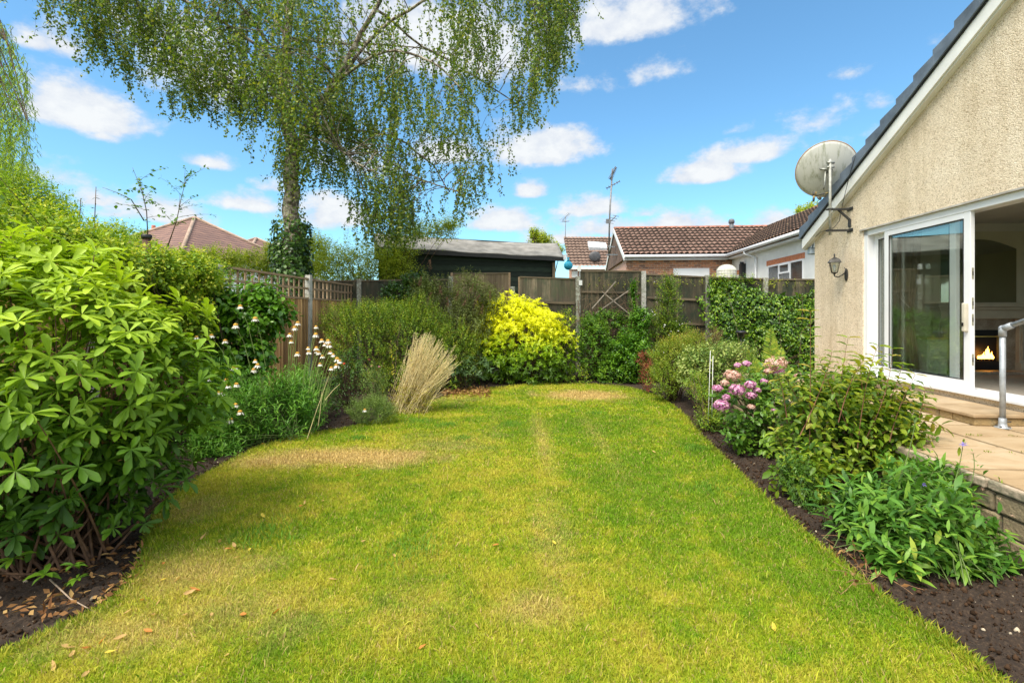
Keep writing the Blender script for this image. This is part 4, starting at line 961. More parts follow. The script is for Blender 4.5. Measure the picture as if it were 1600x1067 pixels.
while y < yr_: q.tube([(rxg, y, zr + .03), (rxg, y + .43, zr + .035)], .085, 8, 0 if i in (7, 8, 11) else 1); y += .45; i += 1
q.build('ridge', [ridge_m, plain('ridge_grey', (.30, .24, .20), .85, .2, 6)], t)
MB().box((gx + .12, ye + .28, 0), (wx_ + .3, ye + .5, ze - .02)).build('brick_wall', bx_, t)
q = MB(); q.prism([(ye + .282, 0), (ye + .282, ze - .03), (yr_, zr - .12), (24.0, ze - .03), (24.0, 0)], 0, gx + .118, gx + .3); q.build('gable_wall', by_, t)
MB().box((wx_ + .27, 12.75, 0), (wx_ + .5, ye + .27, ze - .03)).build('rendered_wall', wr, t); MB().box((wx_ + .5, 12.75, 0), (12.2, 13.0, ze)).build('rendered_wall', wr, t)
q = MB().prism([(ye - .02, ze - .17), (ye - .02, ze + .02), (yr_, zr + .02), (24.35, ze + .02), (24.35, ze - .17), (yr_, zr - .16)], 0, gx - .03, gx + .0)
q.build('bargeboard', white2, t)
q = MB().tube([(gx, ye - .06, ze - .03), (wx_ + .02, ye - .06, ze - .03)], .06, 10).box((gx + .02, ye + .03, ze - .16), (wx_ + .25, ye + .05, ze + .0)).box((gx + .02, ye + .05, ze - .16), (wx_ + .25, ye + .3, ze - .14))
q.tube([(wx_ - .06, 12.6, ze - .03), (wx_ - .06, ye - .04, ze - .03)], .06, 10).box((wx_ + .03, 12.6, ze - .16), (wx_ + .05, ye, ze)).box((wx_ + .05, 12.6, ze - .16), (wx_ + .3, ye + .3, ze - .14))
q.build('gutter', white, t)
yq = est_y(1166, 6.75) ; MB().tube([(wx_ - .06, yq, ze - .06), (wx_ - .06, yq, ze - .16), (wx_ + .2, yq - .25, ze - .32), (wx_ + .2, yq - .25, 0)], .036, 8).build('downpipe', white, t)
MB().box((W(1033, 0, 18.7)[0] - .9, ye + .24, 2.0), (W(1101, 0, 18.7)[0] - 1.25, ye + .279, 3.22)).build('garage_door', white, t)
# window of the wing
xw_ = wx_ + .27; ya_, yb_ = est_y(1253, 6.98), est_y(1199, 6.98)
wd = MB(); zt_, zb_ = 3.0, 1.9; ww = (yb_ - ya_) / 3
wd.box((xw_ - .02, ya_, zt_ - .05), (xw_ + .03, yb_, zt_)).box((xw_ - .02, ya_, zb_), (xw_ + .03, yb_, zb_ + .05))
for k_ in range(4): wd.box((xw_ - .02, ya_ + ww * k_ - (.03 if k_ else 0), zb_ + .05), (xw_ + .03, ya_ + ww * k_ + (.03 if k_ < 3 else 0), zt_ - .05))
wd.box((xw_ - .04, ya_ + ww + .03, 2.68), (xw_ - .0, yb_ - ww - .03, 2.73)).box((xw_ - .04, ya_ + ww + .03, 2.93), (xw_ - .0, yb_ - ww - .03, 2.95)).box((xw_ - .04, ya_ + ww + .03, 2.73), (xw_ - .0, ya_ + ww + .07, 2.93)).box((xw_ - .04, yb_ - ww - .07, 2.73), (xw_ - .0, yb_ - ww - .03, 2.93))
wo = wd.build('window', white, t)
MB().box((xw_ - .006, ya_ + .03, zb_ + .05), (xw_ - .002, yb_ - .03, zt_ - .05)).build('glass_pane', plain('dark_glass', (.05, .055, .055), .06, .3, 3, spec=.8), wo)
MB().box((xw_ - .012, ya_ - .08, zt_ + .005), (xw_ - .001, yb_ + .12, zt_ + .16)).build('brick_lintel', brick_mat('lintel_brick', 1, (.62, .20, .08), (.55, .17, .07), (.5, .3, .2), .075, .3), t)
yg = est_y(1162, 6.98); MB().box((xw_ - .012, yg + .15, 2.93), (xw_ - .001, yg + .75, 3.08)).build('brick_lintel', MATS['lintel_brick'], t)
MB().box((xw_ - .16, yg - .1, 2.75), (xw_ - .001, yg + .1, 3.25)).tube([(xw_ - .1, yg, 3.2), (xw_ - .1, yg, 3.32)], .07, 8).build('boiler_flue', MATS['black_plastic'], t)
# flue pipe
fx_, fy_, fz_ = W(1143, 366, 20.6)
t = thing('flue_pipe', 'short grey flue pipe with a cowl standing on the bungalow roof', 'flue', (fx_, fy_, fz_ - .2))
MB().lathe((fx_, fy_, fz_ - .2), [(.19, 0), (.16, .14), (.11, .2), (.11, .24)], 14).build('flashing', plain('lead', (.45, .45, .44), .6), t)
MB().lathe((fx_, fy_, fz_ + .02), [(.085, 0), (.085, .42)], 14).build('pipe', plain('flue_grey', (.12, .13, .14), .5), t)
MB().lathe((fx_, fy_, fz_ + .45), [(.10, 0), (.12, .02), (.12, .12), (.09, .18), (.03, .2)], 14).build('cowl', MATS['flue_grey'], t)
# pale tank
tx, ty, tz = W(1135, 430, 13.4)
t = thing('water_tank', 'pale round-topped ribbed tank just behind the ivy-covered fence', 'tank', (tx, ty, 0))
prof = [(.255, 0), (.255, tz + .10)] + [(.255 * math.cos(a), tz + .10 + .19 * math.sin(a)) for a in np.linspace(.15, 1.5, 7)]
MB().lathe((tx, ty, 0), prof, 24).build('shell', spotted_mat('tank_shell', (.72, .70, .60), (.55, .55, .40), 4, .55, .7, .1), t)
q = MB()
for zz in (tz - .05, tz + .03, tz + .11): q.lathe((tx, ty, zz), [(.258, 0), (.262, .006), (.258, .012)], 24)
for k_ in range(20): a = 2 * PI * k_ / 20; q.tube([(tx + .258 * math.cos(a), ty + .258 * math.sin(a), tz - .4)] + [(tx + (r_ + .003) * math.cos(a), ty + (r_ + .003) * math.sin(a), z_ + .002) for r_, z_ in prof[1:]], .004, 4)
q.build('rib', plain('tank_rib', (.50, .49, .42), .7), t)
# rear house with rooflight
YH = 30.0
def house_pts(px, py, Y=YH): return W(px, py, Y)
t = thing('small_house', 'small tiled-roof house in the distance between the shed and the brick gable', 'house', (4.6, YH, 0))
p0 = W(888, 418, YH); slp = R(32); th_ = math.hypot(W(0, 374, YH + 2.6)[2] - p0[2], 2.6)
V, f = tile_surface((p0[0], YH, p0[2]), (1, 0, 0), (0, 2.6 / th_, (W(0, 374, YH + 2.6)[2] - p0[2]) / th_), 20, int(th_ / .33) + 1, tw=.24)
set_edge_shade(np_mesh('roof', V, f, tile_mat('far_tile', (.16, .10, .075), (.30, .20, .155), (.40, .28, .22)), t))
q = MB().box((p0[0] + .1, YH + .3, 0), (p0[0] + 5, YH + .5, p0[2] - .05)); q.build('wall', by_, t)
q = MB().box((p0[0] - .02, YH - .1, p0[2] - .12), (p0[0] + 5, YH - .02, p0[2] + .02)).box((p0[0] + .7, YH + .22, 2), (p0[0] + .82, YH + .29, p0[2] - .1)).box((p0[0] + .25, YH + .2, p0[2] - .6), (p0[0] + .6, YH + .29, p0[2] - .2)); q.build('gutter', white2, t)
r0 = W(919, 381, YH + 1.7); r1 = W(948, 391, YH + 1.2)
rl = MB(); vA = [W(918, 380, YH + 1.95), W(946, 382, YH + 1.95), W(948, 390, YH + 1.45), W(920, 389, YH + 1.45)]
rl.add([(p[0], p[1] - .12, p[2] + .10) for p in vA] + [(p[0], p[1], p[2] - .1) for p in vA], [(3, 2, 1, 0), (0, 1, 5, 4), (1, 2, 6, 5), (2, 3, 7, 6), (3, 0, 4, 7)])
rl.build('rooflight', plain('rooflight', (.75, .80, .85), .2), t)
c_ = W(928, 402, YH + .6); t2 = thing('black_dish', 'small dark satellite dish on the distant tiled roof', 'satellite dish', (c_[0], c_[1], c_[2] - .4))
vs, fs = [], []
q = MB(); q.blob((c_[0], c_[1] - .35, c_[2]), (.37, .10, .33), seg=20, ring=10); q.build('reflector', plain('mesh_grey', (.07, .07, .075), .5), t2)
MB().tube([(c_[0], c_[1] - .2, c_[2]), (c_[0], c_[1] + .1, c_[2] - .2)], .03, 6).tube([(c_[0], c_[1] - .42, c_[2] - .3), (c_[0] + .15, c_[1] - .8, c_[2] - .1)], .02, 5).build('arm', MATS['mesh_grey'], t2)
alu = plain('aerial_metal', (.22, .22, .22), .5, .2, 8, metal=.5)
def yagi(q, c, d, n, ln, el_, r=.012):
    c = Vector(c); d = Vector(d).normalized(); s_ = d.cross(Vector((0, 0, 1))).normalized()
    q.tube([c - d * ln * .5, c + d * ln * .5], r * 1.3, 5)
    for i in range(n): p = c + d * ln * (i / (n - 1) - .5); w_ = el_ * (1.2 - .5 * i / n); q.tube([p - s_ * w_ / 2, p + s_ * w_ / 2], r * .7, 4)
a0, a1 = W(883, 374, YH + 2.5), W(884, 338, YH + 2.5)
t = thing('thin_aerial', 'thin television aerial mast above the distant small house', 'aerial', a0)
MB().tube([(a0[0], a0[1], a0[2] - .3), a1], .02, 5).build('mast', alu, t)
q = MB(); yagi(q, (a1[0], a1[1], a1[2] - .05), (.5, -.5, .5), 7, .7, .5); yagi(q, (a1[0], a1[1], a1[2] - .35), (.8, .4, .1), 5, .5, .4); q.build('antenna', alu, t)
YA = 21.2; a0, a1 = W(951, 400, YA), W(957, 264, YA)
t = thing('tall_aerial', 'tall television aerial mast with three antennas on the brick gable end', 'aerial', a0)
MB().tube([(a0[0], a0[1], a0[2]), (a0[0] + .05, a0[1], (a0[2] + a1[2]) / 2), a1], .035, 8).build('mast', alu, t)
q = MB(); yagi(q, W(958, 271, YA), (.35, -.2, .75), 11, .55, .42, .02); q.build('antenna', alu, t)
q = MB(); yagi(q, W(958, 289, YA), (.85, -.3, .42), 6, .62, .4, .016); q.build('antenna', alu, t)
q = MB(); yagi(q, W(957, 343, YA), (.5, -.6, .5), 4, .45, .5, .016); c_ = W(951, 346, YA); q.box((c_[0] - .12, c_[1] - .04, c_[2] - .1), (c_[0] + .08, c_[1], c_[2] + .1)); q.build('antenna', alu, t)
q = MB().bar(W(948, 398, YA), W(966, 398, YA - 1.0), .05, .05).bar(W(950, 385, YA), W(962, 386, YA - .6), .04, .04); q.build('bracket', alu, t)

# shed
t = thing('shed', 'long dark green timber shed with a sagging grey felt roof', 'shed', W(740, 0, 14.5)[:2] + (0,))
eL, eR = W(585, 386, 13.4), W(882, 401.5, 14.6); rL, rR = W(585, 366, 15.0), W(870, 382, 16.1)
V = []; nu, nv = 40, 14; Fc = []
P = lambda a: np.array(a)
for i in range(nu + 1):
    u = i / nu; sag = -.05 * math.sin(PI * u) 
    for j in range(nv + 1):
        v = j / nv; p = (P(eL) * (1 - u) + P(eR) * u) * (1 - v) + (P(rL) * (1 - u) + P(rR) * u) * v
        p[2] += sag * v * 1.0 + .012 * math.sin(u * 23 + v * 3) + (.03 if v > .47 else 0) + .01 * math.sin(u * 7); V.append(p)
for i in range(nu):
    for j in range(nv): a = i * (nv + 1) + j; Fc.append((a, a + nv + 1, a + nv + 2, a + 1))
felt = plain('roof_felt', (.25, .235, .21), .9, .2, 3.0, .8, 40)
ro = np_mesh('roof', np.array(V), np.array(Fc), felt, t); md = ro.modifiers.new('t', 'SOLIDIFY'); md.thickness = .03; md.offset = -1
q = MB(); bk_ = P(rR) + (P(rR) - P(eR)) * np.array([1, 1, -1]); bl_ = P(rL) + (P(rL) - P(eL)) * np.array([1, 1, -1])
q.add([tuple(rL), tuple(rR), tuple(bk_), tuple(bl_)], [(0, 1, 2, 3)]); q.build('roof_rear', felt, t)
dv = (P(eR) - P(eL)); dv = dv / np.linalg.norm(dv); nv_ = np.array([-dv[1], dv[0], 0])
wg = wood_mat('shed_green', (.012, .022, .012), (.035, .055, .03), None, 0)
q = MB(); a = P(eL) + nv_ * .22 + dv * .1; b2 = P(eR) + nv_ * .22 - dv * .22; kk = 22
for i in range(kk):
    z0 = i * .145; z1 = min(z0 + .152, 3.24)
    q.add([(a[0], a[1], z0), (b2[0], b2[1], z0), (b2[0] + nv_[0] * .02, b2[1] + nv_[1] * .02, z1), (a[0] + nv_[0] * .02, a[1] + nv_[1] * .02, z1)], [(0, 1, 2, 3)])
q.add([tuple((a + nv_ * .03)[:2]) + (0,), tuple((b2 + nv_ * .03)[:2]) + (0,), tuple((b2 + nv_ * .03)[:2]) + (3.2,), tuple((a + nv_ * .03)[:2]) + (3.3,)], [(0, 1, 2, 3)]); q.build('cladding', wg, t)
q = MB(); c = b2 + nv_ * 2.9; q.add([(b2[0], b2[1], 0), (c[0], c[1], 0), (c[0], c[1], 3.1), ((b2[0] + c[0]) / 2, (b2[1] + c[1]) / 2, 3.75), (b2[0], b2[1], 3.12)], [(0, 1, 2, 3, 4)]); q.build('gable', wg, t)
q = MB().bar(tuple(P(eL) + [0, .02, -.07]), tuple(P(eR) + [0, .02, -.07]), .03, .12); q.build('fascia', plain('fascia_black', (.02, .02, .018), .6), t)
b3 = b2 - dv * .05 - nv_ * .03; MB().box((b3[0] - .05, b3[1] - .05, 0), (b3[0] + .04, b3[1] + .0, 3.05)).build('corner_post', tan, t)
# blue net
bx0 = W(888, 415, 14.2)
t = thing('blue_net_bag', 'bright blue net bag hanging from the end of the shed roof', 'bag', (bx0[0], bx0[1], bx0[2]))
q = MB().blob(bx0, (.13, .12, .13), seg=14, ring=10).lathe((bx0[0], bx0[1], bx0[2] + .1), [(.07, 0), (.02, .08), (.035, .13)], 10); q.build('net', plain('turquoise', (.03, .38, .55), .6, .3, 40, .8, 90), t)
MB().tube([(bx0[0], bx0[1], bx0[2] + .2), (bx0[0] - .05, bx0[1], bx0[2] + .36)], .008, 5).box((bx0[0] - .14, bx0[1], bx0[2] + .17), (bx0[0] - .06, bx0[1] + .04, bx0[2] + .32)).build('hook', white2, t)

# houses far to the left
def hip_house(label, apex, half, drop, rot, chim=None):
    t = thing('hipped_house', label, 'house', (apex[0], apex[1], 0), group='distant hipped houses beyond the left hedge')
    q = MB(); c = [(apex[0] + half * 1.414 * math.cos(rot + k_ * PI / 2), apex[1] + half * 1.414 * math.sin(rot + k_ * PI / 2), apex[2] - drop) for k_ in range(4)]
    q.add([apex] + c, [(0, 1, 2), (0, 2, 3), (0, 3, 4), (0, 4, 1)]); q.build('roof', MATS['far_roof'], t)
    q = MB()
    for p in c: q.tube([Vector(apex) + Vector((0, 0, .03)), Vector(p) + Vector((0, 0, .03))], .10, 6)
    q.build('hip_ridge', plain('hip_tile', (.38, .27, .20), .85, .15, 4), t)
    q = MB(); w2 = [(apex[0] + (p[0] - apex[0]) * .92, apex[1] + (p[1] - apex[1]) * .92) for p in c]
    q.add([(x, y, 0) for x, y in w2] + [(x, y, apex[2] - drop + .05) for x, y in w2], [(i, (i + 1) % 4, 4 + (i + 1) % 4, 4 + i) for i in range(4)]); q.build('wall', wr, t)
    if chim:
        q = MB().box((chim[0] - .3, chim[1] - .3, apex[2] - drop), (chim[0] + .3, chim[1] + .3, chim[2])).lathe((chim[0], chim[1], chim[2]), [(.13, 0), (.11, .4)], 8); q.build('chimney', ridge_m, t)
m, nt, N, L, b = nodes_of('far_roof'); tc = N.new('ShaderNodeTexCoord'); sp_ = N.new('ShaderNodeSeparateXYZ'); L.new(tc.outputs['Object'], sp_.inputs[0]); cb2 = N.new('ShaderNodeCombineXYZ')
ad = N.new('ShaderNodeMath'); ad.operation = 'SUBTRACT'; L.new(sp_.outputs[0], ad.inputs[0]); L.new(sp_.outputs[1], ad.inputs[1]); L.new(ad.outputs[0], cb2.inputs[0]); L.new(sp_.outputs[2], cb2.inputs[1])
bt = N.new('ShaderNodeTexBrick'); L.new(cb2.outputs[0], bt.inputs['Vector']); bt.inputs['Scale'].default_value = 1; bt.inputs['Brick Width'].default_value = .38; bt.inputs['Row Height'].default_value = .17; bt.inputs['Mortar Size'].default_value = .025
bt.inputs['Color1'].default_value = (.27, .15, .11, 1); bt.inputs['Color2'].default_value = (.18, .10, .08, 1); bt.inputs['Mortar'].default_value = (.07, .04, .035, 1); L.new(bt.outputs['Color'], b.inputs['Base Color']); b.inputs['Roughness'].default_value = .85
MATS['far_roof'] = m
hip_house('distant red-tiled hipped house with a light hip ridge, the nearer and larger of the two', W(304, 341, 30), 4.6, 2.9, R(-62), W(240, 362, 31))
hip_house('smaller distant red-tiled hipped roof just left of the birch trunk', W(400, 373, 36), 3.4, 2.0, R(-70))

# ------------------------------------------------------------------ plants
bark = plain('bark_brown', (.10, .065, .04), .9, .3, 14, .5, 40)
green_stem = plain('green_stem', (.13, .19, .05), .6, .2, 10)
red_stem = plain('red_stem', (.20, .09, .05), .7, .2, 10)
def C(px, py, Y): return W(px, py, Y)
def B(px, py, Y, rpx, rpy, ry):
    """ellipsoid at a photo bearing and distance, radii given as it looks there"""
    x, y, z = W(px, py, Y); return (x, y, z, rpx * Y / F, ry, rpy * Y / F)
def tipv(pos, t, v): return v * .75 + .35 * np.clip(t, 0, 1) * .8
def plant(name, label, cat, base, blobs, n, m, slen, Ln, Wd, mat, stem_mat=bark, ns=60, sr=.007, spread=.1, group=None, rmin=.6, lump=.16, zmin=.05, bup=.35, **kw):
    t = thing(name, label, cat, base, group=group)
    tips, ax, r = blob_tips(blobs, n, rmin, bup, lump, zmin)
    foliage(t, tips, ax, m, slen, Ln, Wd, mat, **kw)
    if ns:
        sel = tips[rng.choice(len(tips), min(ns, len(tips)), replace=False)]
        stems(t, base, spread, sel, stem_mat, r0=sr, r1=sr * .3)
    return t, tips, ax

# -- rhododendron in the left foreground
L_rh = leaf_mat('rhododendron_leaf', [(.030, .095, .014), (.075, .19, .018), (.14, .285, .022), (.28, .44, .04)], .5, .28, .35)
bs = (-2.75, 2.95, 0)
rb = [B(60, 550, 3.0, 190, 180, .8), B(190, 590, 3.1, 110, 145, .6), B(278, 600, 3.3, 62, 72, .35), B(40, 715, 2.75, 150, 120, .5), B(165, 730, 3.1, 62, 85, .4), B(-140, 560, 3.0, 180, 220, .9), B(90, 800, 3.0, 120, 75, .5), B(0, 830, 2.7, 60, 60, .3), B(215, 750, 3.15, 52, 76, .3), B(255, 680, 3.3, 46, 60, .3), B(95, 435, 3.3, 95, 66, .5)]
t = thing('rhododendron', 'big glossy-leaved rhododendron filling the left foreground, lime green at its top', 'shrub', bs)
tips, ax, r = blob_tips(rb, 1650, .5, .30, .26, .18)
tips = tips[:]; hv = np.clip((tips[:, 2] - .5) / 1.3, 0, 1)
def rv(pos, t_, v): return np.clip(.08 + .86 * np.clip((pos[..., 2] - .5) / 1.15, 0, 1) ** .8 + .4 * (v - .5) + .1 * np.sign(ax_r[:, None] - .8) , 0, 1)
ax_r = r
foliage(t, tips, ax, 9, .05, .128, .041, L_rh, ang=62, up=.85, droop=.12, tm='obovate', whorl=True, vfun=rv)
# a few low sprays in front of the soil
tp = np.array([G(70, 905, .12), G(115, 890, .16), G(20, 880, .2), G(120, 912, .08)]); foliage(t, tp + np.array([0, 0, .03]), np.tile([0, -.2, 1.], (4, 1)), 9, .04, .085, .034, L_rh, ang=70, tm='full', whorl=True, vr=(.3, .5))
sel = tips[rng.choice(len(tips), 120, replace=False)]
stems(t, bs, .28, sel, plain('rhodo_bark', (.15, .085, .05), .85, .3, 16, .4, 50), r0=.010, r1=.003, arch=.05)
brn = leaf_mat('dead_leaf', [(.13, .055, .02), (.28, .14, .05), (.42, .27, .10)], .8, .15, .2)
k = rng.choice(len(tips), 160); foliage(t, tips[k] * .93 + np.array(bs) * .07, ax[k], 4, .06, .055, .014, brn, ang=50, droop=.5, name='dead_foliage')

# -- mixed hedge over the left fence
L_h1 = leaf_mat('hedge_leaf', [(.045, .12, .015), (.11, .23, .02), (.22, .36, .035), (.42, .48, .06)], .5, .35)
L_h2 = leaf_mat('willow_leaf', [(.10, .20, .02), (.20, .36, .03), (.36, .52, .06)], .5, .4)
L_dk = leaf_mat('dark_leaf', [(.018, .055, .012), (.04, .115, .018), (.085, .20, .025)], .4, .2, .5)
L_md = leaf_mat('mid_leaf', [(.03, .09, .012), (.07, .185, .018), (.15, .30, .025)], .45, .28)
plant('mixed_hedge', 'rambling yellow-green hedge of brambles behind the rhododendron, over the left fence', 'hedge', (-4.9, 5.4, 0),
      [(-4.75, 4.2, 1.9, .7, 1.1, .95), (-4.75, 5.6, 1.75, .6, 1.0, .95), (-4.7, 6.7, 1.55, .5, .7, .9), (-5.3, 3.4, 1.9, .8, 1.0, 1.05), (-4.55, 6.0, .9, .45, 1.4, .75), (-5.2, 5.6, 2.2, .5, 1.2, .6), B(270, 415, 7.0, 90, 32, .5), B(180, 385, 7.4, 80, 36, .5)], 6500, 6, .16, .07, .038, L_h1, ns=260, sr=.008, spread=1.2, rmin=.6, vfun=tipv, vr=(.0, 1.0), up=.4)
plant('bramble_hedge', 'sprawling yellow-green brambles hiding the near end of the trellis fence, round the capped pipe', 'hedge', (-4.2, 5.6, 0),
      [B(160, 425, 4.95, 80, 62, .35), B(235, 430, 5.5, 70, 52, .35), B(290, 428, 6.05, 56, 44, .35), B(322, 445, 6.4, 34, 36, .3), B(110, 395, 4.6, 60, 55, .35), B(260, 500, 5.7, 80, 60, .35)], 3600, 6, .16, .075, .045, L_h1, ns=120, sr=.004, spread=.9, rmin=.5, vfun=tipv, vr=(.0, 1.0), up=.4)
t, _, _ = plant('climbing_shrub', 'dark green small-leaved climber at the near end of the trellis top', 'climber', (-4.6, 7.15, 0), [B(318, 440, 6.9, 42, 42, .35), B(290, 480, 6.7, 40, 50, .4)], 1300, 6, .12, .045, .028, L_md, ns=60, up=.2)
plant('leafy_tree', 'light green bushy tree beyond the hedge at the left edge of the picture', 'tree', (-8.6, 8.8, 0),
      [B(20, 345, 8.8, 90, 85, .9), B(-60, 330, 8.8, 90, 130, 1.0), B(85, 350, 8.6, 30, 40, .5)], 7500, 7, .22, .09, .032, L_h2, ns=80, sr=.02, vr=(0, 1), up=.3)
plant('leafy_tree', 'dull green feathery treetop showing above the hedge right of the leafy left tree', 'tree', (-11.5, 14, 0), [B(175, 375, 14, 48, 34, .7), B(130, 395, 14, 60, 40, .7)], 1500, 7, .25, .08, .03, L_h1, ns=60, sr=.02, vr=(.2, .7))

# willow strands hanging into the picture at the left edge
def strand_tree(t, starts, lens, step, Ln, Wd, mat, sway=.12, name='foliage', tw=None, ang=.5):
    K = len(starts); P = 14
    drift = rng.normal(size=(K, 3)) * np.array([1, 1, 0]) * sway; tt = np.linspace(0, 1, P)[None, :, None]
    path = starts[:, None] + np.array([0, 0, -1.]) * lens[:, None, None] * tt + drift[:, None] * (tt ** 1.3) * lens[:, None, None]
    path += np.cumsum(rng.normal(size=(K, P, 3)) * .018, 1)
    twigs('twig', path, .004, .0012, tw or bark, t, k=3)
    pos, d = [], []
    for i in range(K):
        n = max(3, int(lens[i] / step)); s = rng.random(n) * (P - 1.001); j = s.astype(int); f = (s - j)[:, None]
        pos.append(path[i][j] * (1 - f) + path[i][j + 1] * f)
    pos = np.concatenate(pos); n = len(pos)
    d = rnd_dirs(n) * ang + np.array([0, 0, -.6]); nr = rnd_dirs(n) + np.array([0, 0, .5])
    leaves(name, pos + rng.normal(size=(n, 3)) * .02, d, nr, Ln * rng.uniform(.6, 1.2, n), Wd * rng.uniform(.6, 1.2, n), rng.random(n) * .7 + rng.normal(size=n) * .15 + .15, mat, t)
    return n
t = thing('willow_tree', 'weeping willow whose thin hanging twigs enter at the left edge', 'tree', (-9.6, 7.6, 0))
K = 150; px_ = -40 + 85 * rng.random(K) ** 1.3; Yw = rng.uniform(6.6, 8.0, K); top = rng.uniform(20, 200, K) + np.clip(px_, 0, 50) * 1.3
st = np.stack([(px_ - 800) / F * Yw, Yw, EYE + (HZ - top) / F * Yw], 1); ln_ = np.clip(rng.uniform(40, 160, K), 20, 300) * Yw / F
strand_tree(t, st, ln_, .022, .085, .013, L_h2, .10, tw=green_stem)
MB().tube([(-9.6, 7.6, 0), (-9.4, 7.6, 2.5), (-9.0, 7.5, 5), (-8.2, 7.4, 7.2)], [.28, .22, .15, .06], 10).build('trunk', bark, t)
arcs = []
for i in range(26):
    a = np.array((-8.8 + .2 * rng.normal(), 7.45, rng.uniform(4.8, 6.8))); b_ = st[rng.integers(K)]; tt = np.linspace(0, 1, 8)[:, None]; arcs.append(a + (b_ - a) * tt + np.array([0, 0, .8]) * np.sin(tt * PI))
twigs('limb', np.array(arcs), .03, .006, bark, t)

# saplings sticking up out of the hedge
def sapling(label, pts, n, Ln, Wd, mat, sprays=0, Y=6.5, seed=0):
    p = [W(x, y, Y) for x, y in pts]; t = thing('sapling', label, 'sapling', p[0])
    MB().tube(p, [.008, .006, .004, .002][:len(p)] if len(p) <= 4 else list(np.linspace(.008, .002, len(p))), 5).build('stem', bark, t)
    P_ = np.array(p); s = rng.random(n) * (len(p) - 1.001); j = s.astype(int); f = (s - j)[:, None]; pos = P_[j] * (1 - f) + P_[j + 1] * f
    d = rnd_dirs(n) * np.array([1, 1, .4]); d[:, 2] -= .1
    if sprays:
        sp = []; 
        for q in range(sprays):
            u = rng.uniform(.25, .95) * (len(p) - 1); jj = int(u); a = P_[jj] * (1 - u + jj) + P_[min(jj + 1, len(p) - 1)] * (u - jj); dr = rnd_dirs(1)[0]; dr[2] = abs(dr[2]) * .8 + .15
            tt = np.linspace(0, 1, 6)[:, None]; sp.append(a + dr * tt * rng.uniform(.2, .5) - np.array([0, 0, .10]) * tt ** 2)
        sp = np.array(sp); twigs('twig', sp, .003, .001, bark, t)
        k = 9; pp = sp[:, 1:].reshape(-1, 3); pp = np.repeat(pp, 2, 0) + rng.normal(size=(len(pp) * 2, 3)) * .015; pos = np.concatenate([pos, pp]); dd = rnd_dirs(len(pp)) * np.array([1, 1, .5]); dd[:, 2] -= .25; d = np.concatenate([d, dd])
    leaves('foliage', pos, d, rnd_dirs(len(pos)) * .5 + np.array([0, 0, 1.]), Ln * rng.uniform(.6, 1.1, len(pos)), Wd * rng.uniform(.7, 1.1, len(pos)), rng.random(len(pos)), mat, t)
sapling('tall thin sapling above the capped pipe, small heart-shaped leaves', [(231, 372), (229, 330), (222, 300), (207, 262)], 14, .06, .045, L_md, 9)
sapling('bushy-tipped sapling leaning over the distant red roof', [(262, 385), (276, 345), (283, 310), (293, 272)], 24, .055, .03, L_md, 14)
sapling('spindly dark sapling nearest the light green tree', [(124, 380), (124, 350), (126, 310)], 22, .06, .014, L_dk)
sapling('taller spindly dark sapling, second from the light green tree', [(147, 385), (148, 340), (150, 292)], 30, .06, .014, L_dk)
sapling('arching bramble shoot reaching left above the hedge', [(225, 345), (205, 312), (185, 302), (160, 293)], 22, .05, .04, L_md)

# capped rusty pipe post
x, y, z = W(229, 372, 5.8)
t = thing('capped_post', 'rusty brown pipe post with a black cap standing in the hedge', 'post', (x, y, 0))
MB().tube([(x, y, 0), (x, y, z)], .042, 12).build('pipe', spotted_mat('rusty_pipe', (.13, .055, .03), (.05, .03, .02), 8, .5, .8, .4), t)
MB().lathe((x, y, z - .01), [(.05, 0), (.055, .01), (.055, .045), (.045, .052)], 14).build('cap', MATS['black_plastic'], t)

# -- the birch
t = thing('birch_tree', 'tall weeping birch with ivy-clad trunk behind the left fence', 'tree', (-4.77, 10.5, 0))
YT = 10.5
m, nt, N, L, b = nodes_of('birch_bark'); tc = N.new('ShaderNodeTexCoord'); mp = N.new('ShaderNodeMapping'); mp.inputs['Scale'].default_value = (3, 3, 2); L.new(tc.outputs['Object'], mp.inputs[0])
n = N.new('ShaderNodeTexNoise'); n.inputs['Scale'].default_value = 3; n.inputs['Detail'].default_value = 9; n.inputs['Roughness'].default_value = .75; n.inputs['Distortion'].default_value = .6; L.new(mp.outputs[0], n.inputs['Vector'])
L.new(ramp(N, L, n.outputs[0], [(.38, (.035, .028, .02)), (.48, (.16, .125, .085)), (.56, (.48, .42, .32)), (.75, (.68, .63, .53))]), b.inputs['Base Color']); b.inputs['Roughness'].default_value = .9
bp = N.new('ShaderNodeBump'); bp.inputs['Strength'].default_value = .8; bp.inputs['Distance'].default_value = .05; L.new(n.outputs[0], bp.inputs['Height']); L.new(bp.outputs[0], b.inputs['Normal']); MATS['birch_bark'] = m
def limb(q, pts, r0, r1, dY=None, k=10):
    """pts in photo pixels at the tree's distance, optional depth offset per point"""
    P_ = [Vector(W(x, y, YT)) + Vector((0, (dY[i] if dY else 0), 0)) for i, (x, y) in enumerate(pts)]
    # catmull-rom resample
    out = []
    for i in range(len(P_) - 1):
        a, b_, c, d = P_[max(i - 1, 0)], P_[i], P_[i + 1], P_[min(i + 2, len(P_) - 1)]
        for s in range(4):
            u = s / 4; out.append(.5 * ((2 * b_) + (c - a) * u + (2 * a - 5 * b_ + 4 * c - d) * u * u + (3 * b_ - a - 3 * c + d) * u ** 3))
    out.append(P_[-1]); n = len(out)
    out = [p + Vector((rng.normal() * .02, rng.normal() * .02, 0)) for p in out]
    q.tube(out, [r0 + (r1 - r0) * (i / (n - 1)) ** .8 for i in range(n)], k); return out
